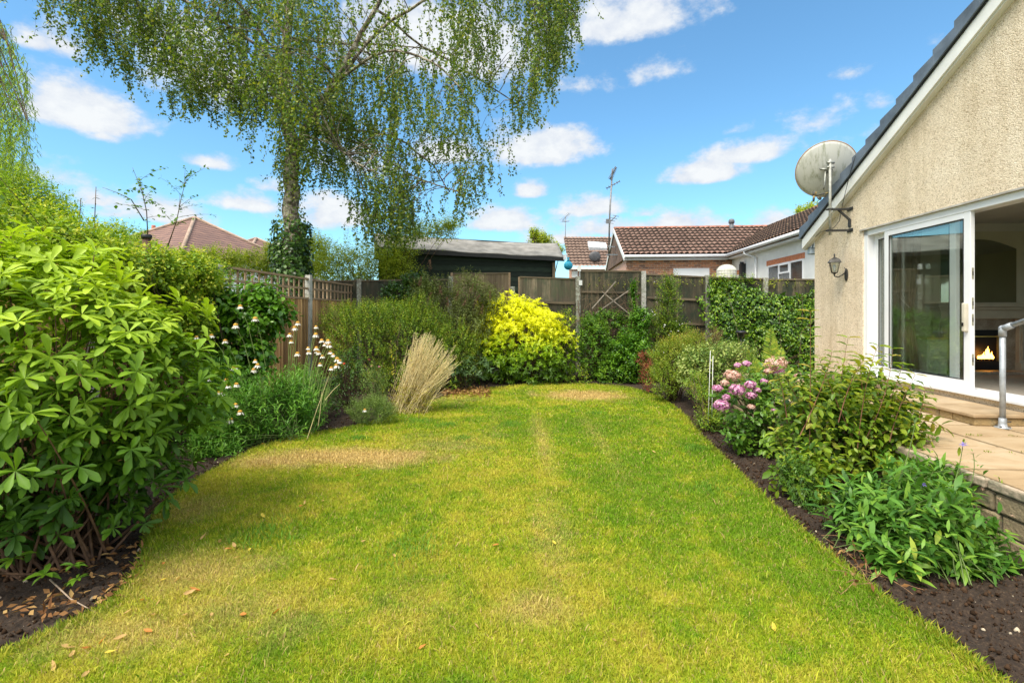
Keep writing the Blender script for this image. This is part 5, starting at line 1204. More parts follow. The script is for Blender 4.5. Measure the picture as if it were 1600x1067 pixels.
q = MB(); limb(q, [(457, 600), (455, 440), (457, 380), (454, 330), (456, 270), (452, 225), (446, 160), (447, 100), (450, 0), (456, -130), (465, -260), (470, -360)], .235, .04, k=16)
limb(q, [(455, 262), (468, 225), (486, 195), (515, 150), (560, 80), (605, 10), (640, -80), (670, -200)], .115, .02, [0, 0, -.05, -.1, -.2, -.4, -.4, -.4], 12)
q.build('trunk', m, t)
q = MB(); LB = []
LIMBS = [([(447, 130), (425, 95), (360, 50), (270, 15), (190, -8), (125, 5)], [0, -.2, -.5, -.9, -1.2, -1.4], .043),
 ([(449, 60), (400, 0), (320, -60), (220, -90), (120, -80), (60, -30)], [0, .2, .6, .9, 1.2, 1.3], .043),
 ([(450, 170), (420, 140), (370, 110), (310, 100)], [0, .3, .8, 1.2], .0245),
 ([(450, -20), (380, -90), (290, -130), (200, -130)], [0, -.8, -1.6, -2.2], .037),
 ([(486, 195), (540, 140), (620, 120), (690, 150), (735, 195)], [-.05, -.4, -1.0, -1.4, -1.6], .043),
 ([(470, 220), (520, 190), (600, 190), (660, 230), (690, 275)], [0, .5, 1.0, 1.3, 1.4], .037),
 ([(530, 130), (600, 60), (690, 20), (780, 15), (830, 45)], [-.1, -.3, -.6, -.9, -1.1], .043),
 ([(600, 20), (680, -40), (770, -70), (860, -50), (905, 5)], [-.4, -.2, .1, .4, .5], .037),
 ([(640, -80), (740, -130), (830, -130), (890, -80)], [-.4, -1.0, -1.6, -2.0], .031),
 ([(590, 30), (660, 60), (740, 90), (810, 120)], [-.4, .3, .9, 1.4], .031),
 ([(490, 190), (530, 230), (570, 270), (610, 300)], [0, -.6, -1.2, -1.6], .024),
 ([(480, 200), (560, 220), (640, 270), (720, 300)], [0, .2, .2, .1], .024),
 ([(447, 100), (420, 60), (400, 20), (360, -20)], [0, -.9, -1.7, -2.4], .031),
 ([(450, 40), (500, 0), (540, -40), (560, -90)], [0, -.9, -1.8, -2.6], .031),
 ([(452, 60), (520, 30), (600, 0), (680, -10)], [0, 1.0, 1.8, 2.5], .031),
 ([(447, 110), (400, 80), (330, 60), (270, 60)], [0, .9, 1.8, 2.5], .031)]
for pts, dy, r in LIMBS: LB.append(np.array([tuple(p) for p in limb(q, pts, r, .012, dy, 8)]))
q.build('limb', m, t)
# hanging shoots: crown outline as heights over X (metres from the photo bearings at the tree's distance)
ex = np.array([70, 120, 150, 185, 215, 240, 262, 285, 320, 350, 385, 410, 430, 470, 500, 530, 560, 600, 650, 700, 735, 765, 790, 815, 845, 875, 900, 915])
eb = np.array([12, 60, 132, 95, 120, 165, 195, 165, 200, 165, 205, 265, 290, 255, 330, 365, 385, 395, 385, 372, 330, 295, 285, 215, 195, 120, 75, 40])
K = 7600
wgt = np.interp(np.arange(70, 915), [70, 130, 200, 300, 420, 480, 560, 700, 760, 820, 880, 915], [.35, .7, .95, 1.0, 1.05, 1.0, .85, 1.1, 1.05, .75, .55, .35]); 
pxs = rng.choice(np.arange(70, 915), K, p=wgt / wgt.sum()) + rng.random(K)
dYs = rng.normal(size=K) * 1.15; dYs = np.clip(dYs, -2.6, 2.6)
bot = np.interp(pxs, ex, eb) - np.abs(dYs) * 22
bot = bot - np.abs(rng.normal(size=K)) ** 1.0 * 150 * (rng.random(K) < .86)
cut = np.interp(pxs, [70, 300, 480, 760, 915], [-40, -120, -150, -120, -40]); bot = np.where(bot < cut, rng.uniform(cut, np.interp(pxs, ex, eb)), bot)
# clumping: drop strands in gap regions
gapn = fbm(pxs / 48, bot / 60, 1, 3, 21) + .35 * fbm(pxs / 14, bot / 30, 1, 2, 23) + .06 * np.sin(dYs * 2.2 + pxs / 40); okk = gapn > np.where(pxs < 470, .66, np.where((bot > 270) & (pxs < 680), .72, .64)); pxs, dYs, bot = pxs[okk], dYs[okk], bot[okk]; K = len(pxs)
lpx = np.where(pxs < 480, rng.uniform(22, 70, K), rng.uniform(28, 105, K)); top = bot - lpx
st = np.stack([(pxs - 800) / F * YT, YT + dYs, EYE + (HZ - top) / F * YT], 1); lens = lpx * YT / F
L_bi = leaf_mat('birch_leaf', [(.03, .07, .014), (.065, .14, .022), (.13, .225, .035), (.27, .32, .05)], .42, .38, .5)
nb = strand_tree(t, st, lens, .023, .062, .050, L_bi, .22, tw=plain('birch_twig', (.09, .06, .045), .8), ang=.9)
# fine side twigs linking shoots to limbs
allp = np.concatenate(LB); sel = rng.choice(K, 700, replace=False); tw = []
for i in sel:
    d_ = np.linalg.norm((allp - st[i]) * np.array([1, 1, 1.2]) + np.array([0, 0, 0]), axis=1); j = d_.argmin()
    if d_[j] > 2.6: continue
    a, b_ = allp[j], st[i]; tt = np.linspace(0, 1, 6)[:, None]; tw.append(a + (b_ - a) * tt + np.array([0, 0, .14]) * np.sin(tt * PI) * d_[j] + rng.normal(size=(6, 3)) * .02)
twigs('twig', np.array(tw), .012, .004, m, t)
# ivy on the trunk
L_iv = leaf_mat('ivy_leaf', [(.015, .05, .010), (.035, .10, .015), (.08, .18, .025)], .35, .15, .5)
def ivy(n, y0, y1, rad, k, lf=.065):
    z = EYE + (HZ - rng.uniform(y0, y1, n)) / F * YT; a = rng.random(n) * 2 * PI; rr = rad * rng.uniform(.85, 1.25, n)
    lump_ = .7 + .6 * fbm(a, z, 1.5, 3, 7); rr = rr * lump_
    pos = np.stack([-4.77 + .02 + np.cos(a) * rr, YT + np.sin(a) * rr, z], 1); d = np.stack([np.cos(a) * .4 + rng.normal(size=n) * .4, np.sin(a) * .4 + rng.normal(size=n) * .4, np.full(n, -.7)], 1); nr = np.stack([np.cos(a), np.sin(a), np.full(n, .4)], 1)
    leaves('ivy', pos, d, nr + rng.normal(size=(n, 3)) * .3, lf * rng.uniform(.6, 1.2, n), lf * .95, rng.random(n), k, t)
ivy(2600, 380, 520, .30, L_iv); ivy(1500, 345, 440, .32, L_iv, .08); ivy(420, 300, 385, .25, L_bi, .055); ivy(1500, 150, 300, .27, L_bi, .055); ivy(900, 0, 160, .25, L_bi, .055)

# -- shrubs and plants along the left border
L_li = leaf_mat('lilac_leaf', [(.025, .095, .012), (.06, .18, .016), (.13, .30, .025)], .35, .28, .5)
t, _, _ = plant('lilac_bush', 'broad heart-leaved green bush in front of the brown trellis fence', 'shrub', (-3.55, 6.6, 0), [B(392, 500, 6.6, 56, 50, .45), B(350, 490, 6.6, 45, 60, .4), B(432, 492, 6.7, 28, 34, .3), B(345, 570, 6.5, 50, 50, .4), B(385, 560, 6.5, 52, 50, .4), B(410, 455, 6.6, 34, 26, .3)], 760, 6, .20, .15, .098, L_li, ns=70, tm='full', up=.35, droop=.45, vr=(.2, .9), rmin=.45)
L_da = leaf_mat('daisy_leaf', [(.035, .13, .018), (.075, .23, .03), (.16, .34, .05)], .45, .25, .4)
bs = (-2.85, 6.0, 0)
t, tips, _ = plant('daisy_clump', 'bushy clump of white daisies with fading flowers on the left border', 'flowers', bs,
    [B(420, 640, 5.9, 88, 70, .55), B(365, 655, 5.5, 50, 70, .45), B(475, 620, 6.4, 40, 55, .4), B(345, 600, 5.9, 36, 50, .4), B(322, 690, 5.1, 40, 46, .3), B(350, 700, 5.2, 40, 36, .3)], 1800, 13, .28, .115, .017, L_da, stem_mat=green_stem, ns=160, sr=.004, spread=.5, tm='lance', up=1.2, ang=48, droop=.12, rmin=.5, vfun=tipv)
pet = plain('petal_white', (.72, .70, .62), .6, .1, 30); disc = plain('disc_gold', (.55, .30, .04), .8, .3, 60, .5, 200)
def daisy(px, py, Y, par, s=1.0):
    c = Vector(W(px, py, Y)); q = MB(); q.blob((c.x, c.y, c.z), (.021 * s, .021 * s, .017 * s), 1, 10, 6); nP = 14
    for i in range(nP):
        a = 2 * PI * i / nP + rng.random() * .3; dr = Vector((math.cos(a), math.sin(a), -1.1 - rng.random() * .8)).normalized(); sdv = Vector((-math.sin(a), math.cos(a), 0)); o = c + Vector((math.cos(a), math.sin(a), 0)) * .015 * s; l = .034 * s * rng.uniform(.8, 1.15)
        q.add([o - sdv * .004, o + sdv * .004, o + dr * l + sdv * .005, o + dr * l - sdv * .005], [(0, 1, 2, 3)], 0)
    q.build('flower', [pet, disc], par)
    b0 = Vector((par.location.x + (c.x - par.location.x) * .75, par.location.y + (c.y - par.location.y) * .6, max(.1, c.z - .55))); mid = (b0 + c) / 2 + Vector((0, 0, .08)) ; return [tuple(b0), tuple(mid), tuple(c - Vector((0, 0, .015)))]
d6 = [(30,583),(130,572),(222,608),(322,378),(422,460),(292,503),(652,565),(662,612),(828,514),(826,565),(866,604),(907,608),(886,630),(915,635),(831,655),(775,655),(780,680),(832,678),(845,685),(703,692),(923,682),(942,700),(968,728),(985,742),(965,770),(930,788),(870,710),(855,762),(422,740),(437,768),(413,800),(285,785),(116,860),(228,868),(242,905),(296,897),(188,950),(219,1015),(291,1033),(706,488),(686,520)]
fl_ = [(300 + x / 4.27, 390 + y / 4.27) for x, y in d6] + [(375, 643), (336, 685), (410, 694), (301, 710), (360, 655)]
sp_ = []
for px, py in fl_: sp_.append(daisy(px, py, 5.25 if py > 600 and px < 400 else (5.5 if px < 440 else 5.9), t, rng.uniform(.85, 1.3)))
twigs('flower_stalk', np.array(sp_), .0045, .0035, plain('light_stem', (.24, .33, .10), .6, .2, 10), t)
L_gg = leaf_mat('greygreen_leaf', [(.05, .11, .035), (.11, .20, .06), (.20, .32, .10)], .6, .25)
t, _, _ = plant('low_feathery_plant', 'low mound of narrow grey-green leaves beside the straw-coloured stems', 'plant', (-1.9, 6.55, 0), [B(582, 640, 6.55, 45, 26, .3)], 520, 10, .12, .06, .008, L_gg, stem_mat=green_stem, ns=40, sr=.003, spread=.2, up=1.0, ang=40)
daisy(570, 640, 6.3, t, .9)
# straw-coloured dry stems
straw = leaf_mat('straw', [(.56, .43, .18), (.76, .63, .34), (.84, .75, .48)], .8, .3, .2)
bs = W(630, 650, 7.3)[:2] + (0,)
t = thing('dry_stem_clump', 'leaning clump of straw-coloured dry stems and seed heads at the lawn edge', 'plant', bs)
K = 330; u = rng.random(K); tipx = 652 + 68 * u + rng.normal(size=K) * 5; tipy = np.interp(u, [0, .35, 1], [520, 518, 560]) + np.abs(rng.normal(size=K)) * 26; tipx = tipx - (tipy - np.interp(u, [0, .35, 1], [520, 518, 560])) * .35; tips = np.array([W(a, b_, 7.3 + rng.normal() * .14) for a, b_ in zip(tipx, tipy)])
sm = plain('straw_stem', (.72, .60, .32), .8, .2, 20)
b0 = np.array(bs) + np.stack([rng.normal(size=K) * .13 + .08 * u, rng.normal(size=K) * .08, np.zeros(K)], 1); tt = np.linspace(0, 1, 7)[None, :, None]; md_ = (b0 + tips) / 2 + np.array([-.03, 0, .03]); pth = (1 - tt) ** 2 * b0[:, None] + 2 * tt * (1 - tt) * md_[:, None] + tt ** 2 * tips[:, None]
twigs('stem', pth, .0028, .0016, sm, t)
f = rng.uniform(.3, 1, (K, 22)); j = np.clip((f * 6).astype(int), 0, 5); g_ = f * 6 - j; ii = np.arange(K)[:, None]; pos = (pth[ii, j] * (1 - g_[..., None]) + pth[ii, j + 1] * g_[..., None]).reshape(-1, 3); dd = rnd_dirs(len(pos)) * .6 + np.array([.25, 0, .7])
leaves('seed_head', pos, dd, rnd_dirs(len(pos)), .028, .006, rng.random(len(pos)), straw, t)
fo = rng.uniform(.0, .5, (K, 8)); j = np.clip((fo * 6).astype(int), 0, 5); pos = pth[ii, j].reshape(-1, 3) + rng.normal(size=(K * 8, 3)) * .05; pos[:, 2] = np.abs(pos[:, 2])
leaves('dry_foliage', pos, rnd_dirs(len(pos)) + np.array([0, 0, .2]), rnd_dirs(len(pos)), .06, .014, rng.random(len(pos)), leaf_mat('drying_leaf', [(.26, .17, .04), (.42, .36, .08), (.36, .42, .09)], .7, .3), t)
sel = [(615, 560), (622, 590), (600, 610), (640, 545), (610, 535)]; tp = np.array([W(a, b_, 7.1) for a, b_ in sel]); foliage(t, tp, np.tile([0, 0, 1.], (5, 1)), 12, .25, .07, .022, leaf_mat('pale_yellow_leaf', [(.28, .30, .05), (.42, .42, .08)], .6, .35), name='foliage')
# orange-headed dead flower stalks near the daisies
t = thing('dead_stalks', 'bare tan stalks leaning out of the bed right of the daisies', 'stalks', W(480, 690, 5.9)[:2] + (0,))
twigs('stalk', np.array([[W(480, 685, 5.6), W(495, 640, 5.6), W(514, 588, 5.6)], [W(497, 665, 5.7), W(500, 645, 5.7), W(503, 612, 5.7)], [W(508, 625, 5.7), W(520, 610, 5.7), W(531, 600, 5.7)]]), .004, .002, sm, t)
# pink flowers
L_pk = leaf_mat('pink_petal', [(.55, .16, .26), (.72, .34, .42)], .6, .3)
t, _, _ = plant('grey_leaved_perennial', 'thin upright plant with a few pink flowers behind the low mound', 'plant', (-1.95, 7.2, 0), [B(585, 600, 7.2, 30, 42, .25)], 160, 9, .22, .05, .012, L_gg, stem_mat=green_stem, ns=50, sr=.003, up=1.5)
for px, py in ((577, 562), (580, 572), (593, 573)): foliage(t, np.array([W(px, py, 6.95)]), np.array([[0, 0, 1.]]), 12, .015, .028, .018, L_pk, ang=60, whorl=True, name='flower')
t, _, _ = plant('dark_border_plant', 'dark-leaved plant with a red flower between the daisies and the spiraea', 'plant', (-2.6, 7.7, 0), [B(545, 590, 7.7, 34, 55, .3), B(520, 620, 7.0, 22, 30, .25)], 420, 7, .16, .055, .022, L_dk, ns=50, up=.6)
foliage(t, np.array([W(538, 568, 7.2)]), np.array([[0, -.5, .6]]), 10, .015, .035, .022, leaf_mat('red_petal', [(.65, .05, .02), (.8, .12, .03)], .5, .2), ang=50, whorl=True, name='flower')

# -- far end shrubs
L_sp = leaf_mat('spiraea_leaf', [(.025, .07, .010), (.07, .16, .015), (.17, .29, .02), (.40, .36, .04)], .5, .3)
plant('spiraea_hedge', 'wide mid-green small-leaved shrub mass before the back left corner', 'shrub', (-2.3, 9.3, 0),
      [B(570, 540, 9.3, 62, 72, .8), B(640, 540, 9.4, 70, 78, .8), B(700, 560, 9.6, 55, 62, .7), B(535, 500, 9.6, 40, 34, .5), B(600, 490, 9.8, 70, 26, .6), B(630, 590, 8.9, 60, 30, .4)], 7500, 9, .18, .052, .023, L_sp, ns=160, sr=.006, spread=.9, up=.8, vfun=tipv, vr=(0, .95), ang=50, lump=.2)
L_bu = leaf_mat('buddleia_leaf', [(.05, .085, .035), (.11, .165, .06), (.20, .27, .11)], .6, .25)
t, tips, _ = plant('buddleia', 'loose grey-green buddleia with brown spent flower spikes left of the yellow shrub', 'shrub', (-1.0, 10.3, 0),
      [B(720, 510, 10.2, 62, 55, .6), B(670, 460, 10.3, 38, 40, .5), B(765, 470, 10.4, 30, 34, .4), B(730, 450, 10.4, 40, 35, .5)], 1100, 12, .30, .115, .022, L_bu, ns=110, up=1.1, ang=50, droop=.25, rmin=.5)
sp = [(672, 422), (655, 448), (690, 462), (712, 470), (735, 458), (722, 482), (742, 475), (700, 480), (765, 470), (752, 492), (668, 470), (790, 472)]
for px, py in sp:
    c = np.array(W(px, py, 10.0)); d_ = np.array([rng.uniform(-.2, .5), 0, 1.]) ; d_ /= np.linalg.norm(d_); nn = 70; u = rng.random((nn, 1)); leaves('spent_spike', c + d_ * u * .20 + rng.normal(size=(nn, 3)) * .018 * (1.2 - u), rnd_dirs(nn) + d_, rnd_dirs(nn), .03, .012, rng.random(nn), leaf_mat('spent', [(.09, .05, .03), (.22, .12, .07)], .9, .1), t)
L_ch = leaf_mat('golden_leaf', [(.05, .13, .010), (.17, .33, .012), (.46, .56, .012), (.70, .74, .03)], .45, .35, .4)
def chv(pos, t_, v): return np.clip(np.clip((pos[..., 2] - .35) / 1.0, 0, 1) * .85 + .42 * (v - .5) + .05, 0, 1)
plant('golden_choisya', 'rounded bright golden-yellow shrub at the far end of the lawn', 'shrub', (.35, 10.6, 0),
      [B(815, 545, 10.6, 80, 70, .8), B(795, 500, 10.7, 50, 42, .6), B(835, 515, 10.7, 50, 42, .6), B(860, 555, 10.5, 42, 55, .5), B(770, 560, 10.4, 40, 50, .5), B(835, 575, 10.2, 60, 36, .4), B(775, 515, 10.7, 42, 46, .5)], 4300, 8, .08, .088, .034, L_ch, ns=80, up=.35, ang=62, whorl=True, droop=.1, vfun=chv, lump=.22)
plant('bramble_shoots', 'yellow-green leafy shoots poking out to the right of the golden shrub', 'shrub', (1.05, 10.7, 0), [B(885, 500, 10.7, 20, 24, .25), B(900, 590, 10.3, 26, 26, .3)], 170, 7, .14, .06, .035, L_h1, ns=30, up=.5)
plant('hellebore', 'dark low fingered leaves under the buddleia, left of the golden shrub', 'plant', (-.9, 9.4, 0), [B(735, 575, 9.4, 34, 22, .3), B(700, 585, 9.2, 24, 18, .25)], 120, 8, .05, .10, .028, leaf_mat('bluegreen_leaf', [(.03, .075, .04), (.08, .16, .07)], .5, .2), tm='lance', whorl=True, ang=70, ns=30)
k = 700; pos = np.array([W(rng.uniform(690, 765), rng.uniform(600, 610), 9.0 + rng.normal() * .25) for _ in range(k)]); pos[:, 2] = rng.uniform(.02, .09, k)
leaves('leaf_litter', pos, rnd_dirs(k) * np.array([1, 1, .4]), rnd_dirs(k), .06, .03, rng.random(k), brn, None, top=(False, (0, 0, 0)))
tag(bpy.data.objects['leaf_litter'], 'heap of dry brown leaves under the far shrubs', 'leaf litter', kind='stuff')
plant('ivy_bush', 'glossy ivy bush on the back fence, left of the leaning panel', 'ivy', (-2.6, 11.5, 0), [B(650, 445, 11.4, 30, 24, .35), B(620, 460, 11.4, 30, 24, .3)], 520, 6, .12, .085, .075, L_iv, ns=30, up=.2)
L_by = leaf_mat('backtree_leaf', [(.09, .16, .02), (.22, .33, .03), (.42, .50, .06)], .5, .4)
plant('back_tree', 'airy yellow-green tree behind the left corner of the fence', 'tree', (-3.6, 13.2, 0),
      [B(560, 410, 13.2, 60, 45, .9), B(510, 420, 13.2, 45, 48, .8), B(620, 400, 13.2, 40, 48, .7), B(670, 362, 13.2, 50, 26, .6), B(700, 352, 13.2, 26, 22, .5), B(600, 425, 13, 60, 36, .6), B(545, 450, 13, 50, 40, .6)], 4200, 8, .28, .075, .036, L_by, ns=24, sr=.014, rmin=.4, up=.3, lump=.3)
plant('back_tree', 'small rounded treetop rising just above the right end of the shed roof', 'tree', W(848, 400, 19)[:2] + (0,), [B(845, 380, 19, 22, 22, .5), B(835, 365, 19, 12, 12, .3), B(868, 388, 19, 16, 12, .4)], 800, 7, .3, .12, .07, L_by, ns=40, sr=.02)
plant('back_tree', 'green-gold treetop peeping above the wing roof beside the satellite dish', 'tree', W(1290, 330, 26)[:2] + (0,), [B(1270, 330, 26, 28, 14, .8), B(1310, 322, 26, 30, 18, .8)], 900, 7, .35, .2, .1, L_by, ns=30, sr=.03)
plant('back_tree', 'low yellow-green bushes behind the fence between roof and birch', 'tree', W(400, 410, 14)[:2] + (0,), [B(395, 415, 13, 52, 30, .6), B(335, 408, 12, 50, 28, .5), B(430, 400, 13.5, 24, 30, .4), B(490, 400, 14, 30, 40, .6)], 3000, 7, .25, .085, .045, L_by, ns=30, sr=.014)

# -- right of the far end
L_ro = leaf_mat('rose_leaf', [(.04, .11, .015), (.10, .21, .03), (.22, .34, .07)], .5, .28)
plant('climbing_rose', 'green leafy rose bush under the dead climber on the fence', 'shrub', (2.0, 10.9, 0), [B(925, 545, 10.8, 36, 55, .5), B(960, 580, 10.6, 42, 34, .5), B(945, 500, 11.2, 40, 20, .3)], 1500, 7, .16, .08, .05, L_md, ns=80, up=.4, vr=(0, .9))
plant('leafy_shrub', 'fresh green shrub at the end of the lawn, right of the climbing rose', 'shrub', (2.75, 10.5, 0), [B(985, 560, 10.5, 38, 48, .5), B(1000, 510, 10.7, 22, 36, .3), B(990, 470, 11.2, 9, 36, .12)], 1500, 7, .16, .09, .05, L_li, ns=70, up=.5, vr=(.1, 1))
t, tips, _ = plant('white_flowered_shrub', 'tall narrow shrub dotted with tiny white flowers against the board fence', 'shrub', (3.35, 11.0, 0), [B(1045, 480, 11, 24, 60, .4), B(1035, 520, 10.9, 42, 40, .45), B(1060, 530, 10.9, 36, 36, .4)], 1900, 8, .15, .058, .032, L_sp, ns=60, up=.8, vr=(0, .8), rmin=.45)
kk = rng.choice(len(tips), 60, replace=False); 
foliage(t, tips[kk][:60] + np.array([0, -.06, .03]), np.tile([0, -.5, 1.], (60, 1)), 6, .01, .03, .022, leaf_mat('white_petal', [(.6, .6, .55), (.8, .8, .78)], .6, .2), ang=60, whorl=True, name='blossom')
L_cl = leaf_mat('climber_leaf', [(.02, .065, .010), (.055, .15, .014), (.14, .28, .022), (.30, .42, .05)], .38, .25, .5)
t = thing('fence_climber', 'dense broad-leaved green climber covering the right end of the back fence', 'climber', (5.6, 11.5, 0))
K = 2600; px = rng.uniform(1092, 1300, K); edge = np.interp(px, [1092, 1110, 1150, 1190, 1230, 1275, 1300], [455, 432, 438, 452, 462, 452, 452]); py = edge + (600 - edge) * rng.random(K) ** .9; thick = np.clip((py - edge) / 60, .05, 1)
tips = np.array([W(a, b_, 11.68) for a, b_ in zip(px, py)]); tips[:, 1] -= thick * (.25 + .45 * fbm(tips[:, 0], tips[:, 2], 2.2, 3, 31)); sel = (px > 1108) | (rng.random(K) < .4); tips = tips[sel & (tips[:, 2] > .05)]
foliage(t, tips, np.tile([0, -1., .0], (len(tips), 1)), 6, .18, .125, .072, L_cl, ang=55, up=.15, droop=.5, jit=.5, tm='full', vfun=tipv, vr=(-.25, .75))
tp2 = np.array([W(a, 434 + rng.uniform(-8, 4), 11.7) for a in rng.uniform(1108, 1180, 110)]); foliage(t, tp2, np.tile([0, -.3, 1.], (110, 1)), 5, .1, .075, .045, L_cl, ang=60, droop=.35, vr=(.5, 1), name='top_foliage')
tp3 = np.array([W(a, 437 + rng.uniform(-4, 6), 11.7) for a in np.concatenate([rng.uniform(915, 1100, 60), rng.uniform(1180, 1272, 40)])]); foliage(t, tp3, np.tile([0, -.3, .4], (100, 1)), 4, .1, .055, .035, L_by, ang=60, droop=.35, vr=(.3, 1), name='trailing_foliage')
stems(t, (5.6, 11.6, 0), 1.2, tips[rng.choice(len(tips), 60)], bark, .008, .002)
L_sr = leaf_mat('red_tipped_leaf', [(.05, .13, .015), (.14, .25, .02), (.32, .30, .035), (.42, .13, .03)], .5, .3)
def srv(pos, t_, v): return np.clip(.1 + .5 * (v) + .45 * np.clip((pos[..., 2] - .75) / .5, 0, 1) * np.clip(t_, 0, 1), 0, 1)
plant('red_tipped_spiraea', 'low rounded shrub with russet-red tips on the right curve of the lawn', 'shrub', (2.75, 8.3, 0), [B(1050, 565, 8.3, 40, 42, .45), B(1075, 540, 8.5, 42, 26, .4), B(1040, 590, 8.1, 30, 34, .35)], 1900, 8, .11, .046, .020, L_sr, ns=80, up=.8, vfun=srv)
plant('russet_plant', 'small dark red-leaved plant left of the red-tipped spiraea', 'plant', (2.52, 9.15, 0), [B(1010, 560, 9.2, 18, 16, .22), B(1012, 592, 9.0, 16, 30, .22)], 300, 7, .1, .05, .02, leaf_mat('russet_leaf', [(.10, .07, .02), (.22, .06, .03), (.36, .09, .04)], .5, .2), ns=8, sr=.003)
t, _, _ = plant('pale_rose_bush', 'rose bush with pale silvery-green leaves beside the white stakes', 'shrub', (2.9, 7.4, 0), [B(1090, 580, 7.5, 38, 44, .4), B(1130, 565, 7.6, 44, 36, .4), B(1150, 550, 7.8, 36, 20, .3)], 1000, 7, .15, .066, .040, leaf_mat('pale_leaf', [(.06, .14, .03), (.15, .26, .07), (.34, .44, .20)], .5, .25), ns=70, up=.6, vr=(.0, 1))
t, _, _ = plant('heather_spikes', 'upright feathery plant with pinkish plumes against the fence climber', 'plant', (3.3, 8.8, 0), [B(1118, 525, 8.8, 12, 22, .2)], 130, 12, .2, .03, .01, leaf_mat('plume', [(.16, .22, .04), (.40, .26, .16)], .7, .3), ns=30, up=1.4)
plant('low_shrubby_plant', 'small yellow-green bush at the soil edge left of the pink hydrangea', 'plant', (2.5, 6.2, 0), [B(1105, 630, 6.4, 22, 34, .25), B(1090, 600, 6.9, 22, 24, .25), B(1120, 650, 6.1, 16, 16, .2), B(1108, 660, 6.2, 26, 26, .25)], 700, 7, .11, .045, .022, L_sp, ns=40, up=.7)
# white stakes
for lab, a, b_ in (('left of the two thin white garden stakes', (1106, 608), (1110, 548)), ('right of the two thin white garden stakes', (1112, 600), (1114, 556))):
    p, q_ = W(*a, 6.1), W(*b_, 6.1); tag(MB().tube([(p[0], p[1], 0), q_], .0032, 6).build('garden_stake', plain('stake_white', (.75, .75, .72), .5), top=(False, (p[0], p[1], 0))), lab + ' in the rose bush', 'stake', 'thin white garden stakes')
# solar lamp
c = W(1158, 521, 7.9); t = thing('solar_lamp', 'small dark solar garden lamp poking above the rose bush', 'lamp', (c[0], c[1], 0))
MB().lathe(c, [(.03, -.06), (.045, -.05), (.05, 0), (.085, .005), (.085, .03), (.05, .045)], 16).build('head', MATS['black_plastic'], t); MB().tube([(c[0], c[1], 0), (c[0], c[1], c[2] - .05)], .01, 6).build('stake', MATS['black_plastic'], t)
# fern
t = thing('fern', 'upright green fern fronds between the hydrangea and the fence climber', 'fern', W(1200, 640, 6.3)[:2] + (0,))
fb = np.array(W(1200, 640, 6.3)[:2] + (.1,)); pos, dd, nr, LL_ = [], [], [], []; fp = []
for (tx_, ty_) in ((1205, 512), (1222, 545), (1168, 548), (1150, 570), (1235, 575), (1190, 590), (1180, 560), (1212, 530), (1245, 600)):
    tp_ = np.array(W(tx_, ty_, 6.3 + rng.normal() * .15)); tt = np.linspace(0, 1, 12)[:, None]; md_ = (fb + tp_) / 2 + np.array([0, 0, .18]); p = (1 - tt) ** 2 * fb + 2 * tt * (1 - tt) * md_ + tt ** 2 * tp_; fp.append(p)
    d_ = norm(np.gradient(p, axis=0)); sdv = norm(np.cross(d_, np.array([rng.normal() * .3, -1., .3])))
    for s in np.linspace(.18, 1, 34):
        j = min(int(s * 11), 10); g_ = s * 11 - j; c_ = p[j] * (1 - g_) + p[j + 1] * g_; l = .10 * math.sin(min(1, (1.04 - s) * 2.2) * PI / 2) + .008
        for sg in (-1, 1): pos.append(c_); dd.append(sdv[j] * sg + d_[j] * .45 + rng.normal(size=3) * .05); nr.append(np.cross(sdv[j], d_[j])); LL_.append(l)
leaves('frond', np.array(pos), np.array(dd), np.array(nr), np.array(LL_), np.full(len(pos), .017), rng.random(len(pos)), leaf_mat('fern_leaf', [(.08, .18, .03), (.18, .32, .05), (.32, .40, .07)], .55, .35), t, 'lance')
twigs('frond_stem', np.array(fp), .004, .0015, green_stem, t)
# hydrangea
L_hy = leaf_mat('hydrangea_leaf', [(.03, .095, .015), (.07, .18, .025), (.15, .30, .04)], .42, .25, .4)
t, tips, _ = plant('hydrangea', 'hydrangea with pink and mauve mophead flowers beside the right border edge', 'shrub', (2.75, 5.3, 0),
    [B(1170, 635, 5.3, 54, 58, .4), B(1220, 615, 5.5, 52, 60, .4), B(1150, 680, 5.1, 28, 34, .25), B(1200, 690, 5.1, 50, 32, .3)], 330, 6, .14, .105, .062, L_hy, ns=70, tm='full', up=.45, vr=(.1, .9), spread=.2)
heads = [(942,665,45,0),(965,745,45,1),(880,830,45,1),(858,735,27,1),(898,705,22,0),(970,607,18,1),(1020,598,22,1),(1180,600,60,0),(1195,642,32,1),(1115,698,22,1),(1040,715,30,1),(1045,775,28,1),(905,785,22,1),(1305,665,20,0),(1045,838,20,0),(1170,860,15,1),(1075,745,20,1),(1140,640,22,0)]
petm = [leaf_mat('petal_dusty', [(.50, .26, .20), (.66, .40, .34), (.70, .52, .44)], .6, .25), leaf_mat('petal_mauve', [(.40, .13, .32), (.60, .25, .46), (.74, .46, .60)], .6, .25)]
hs_ = []
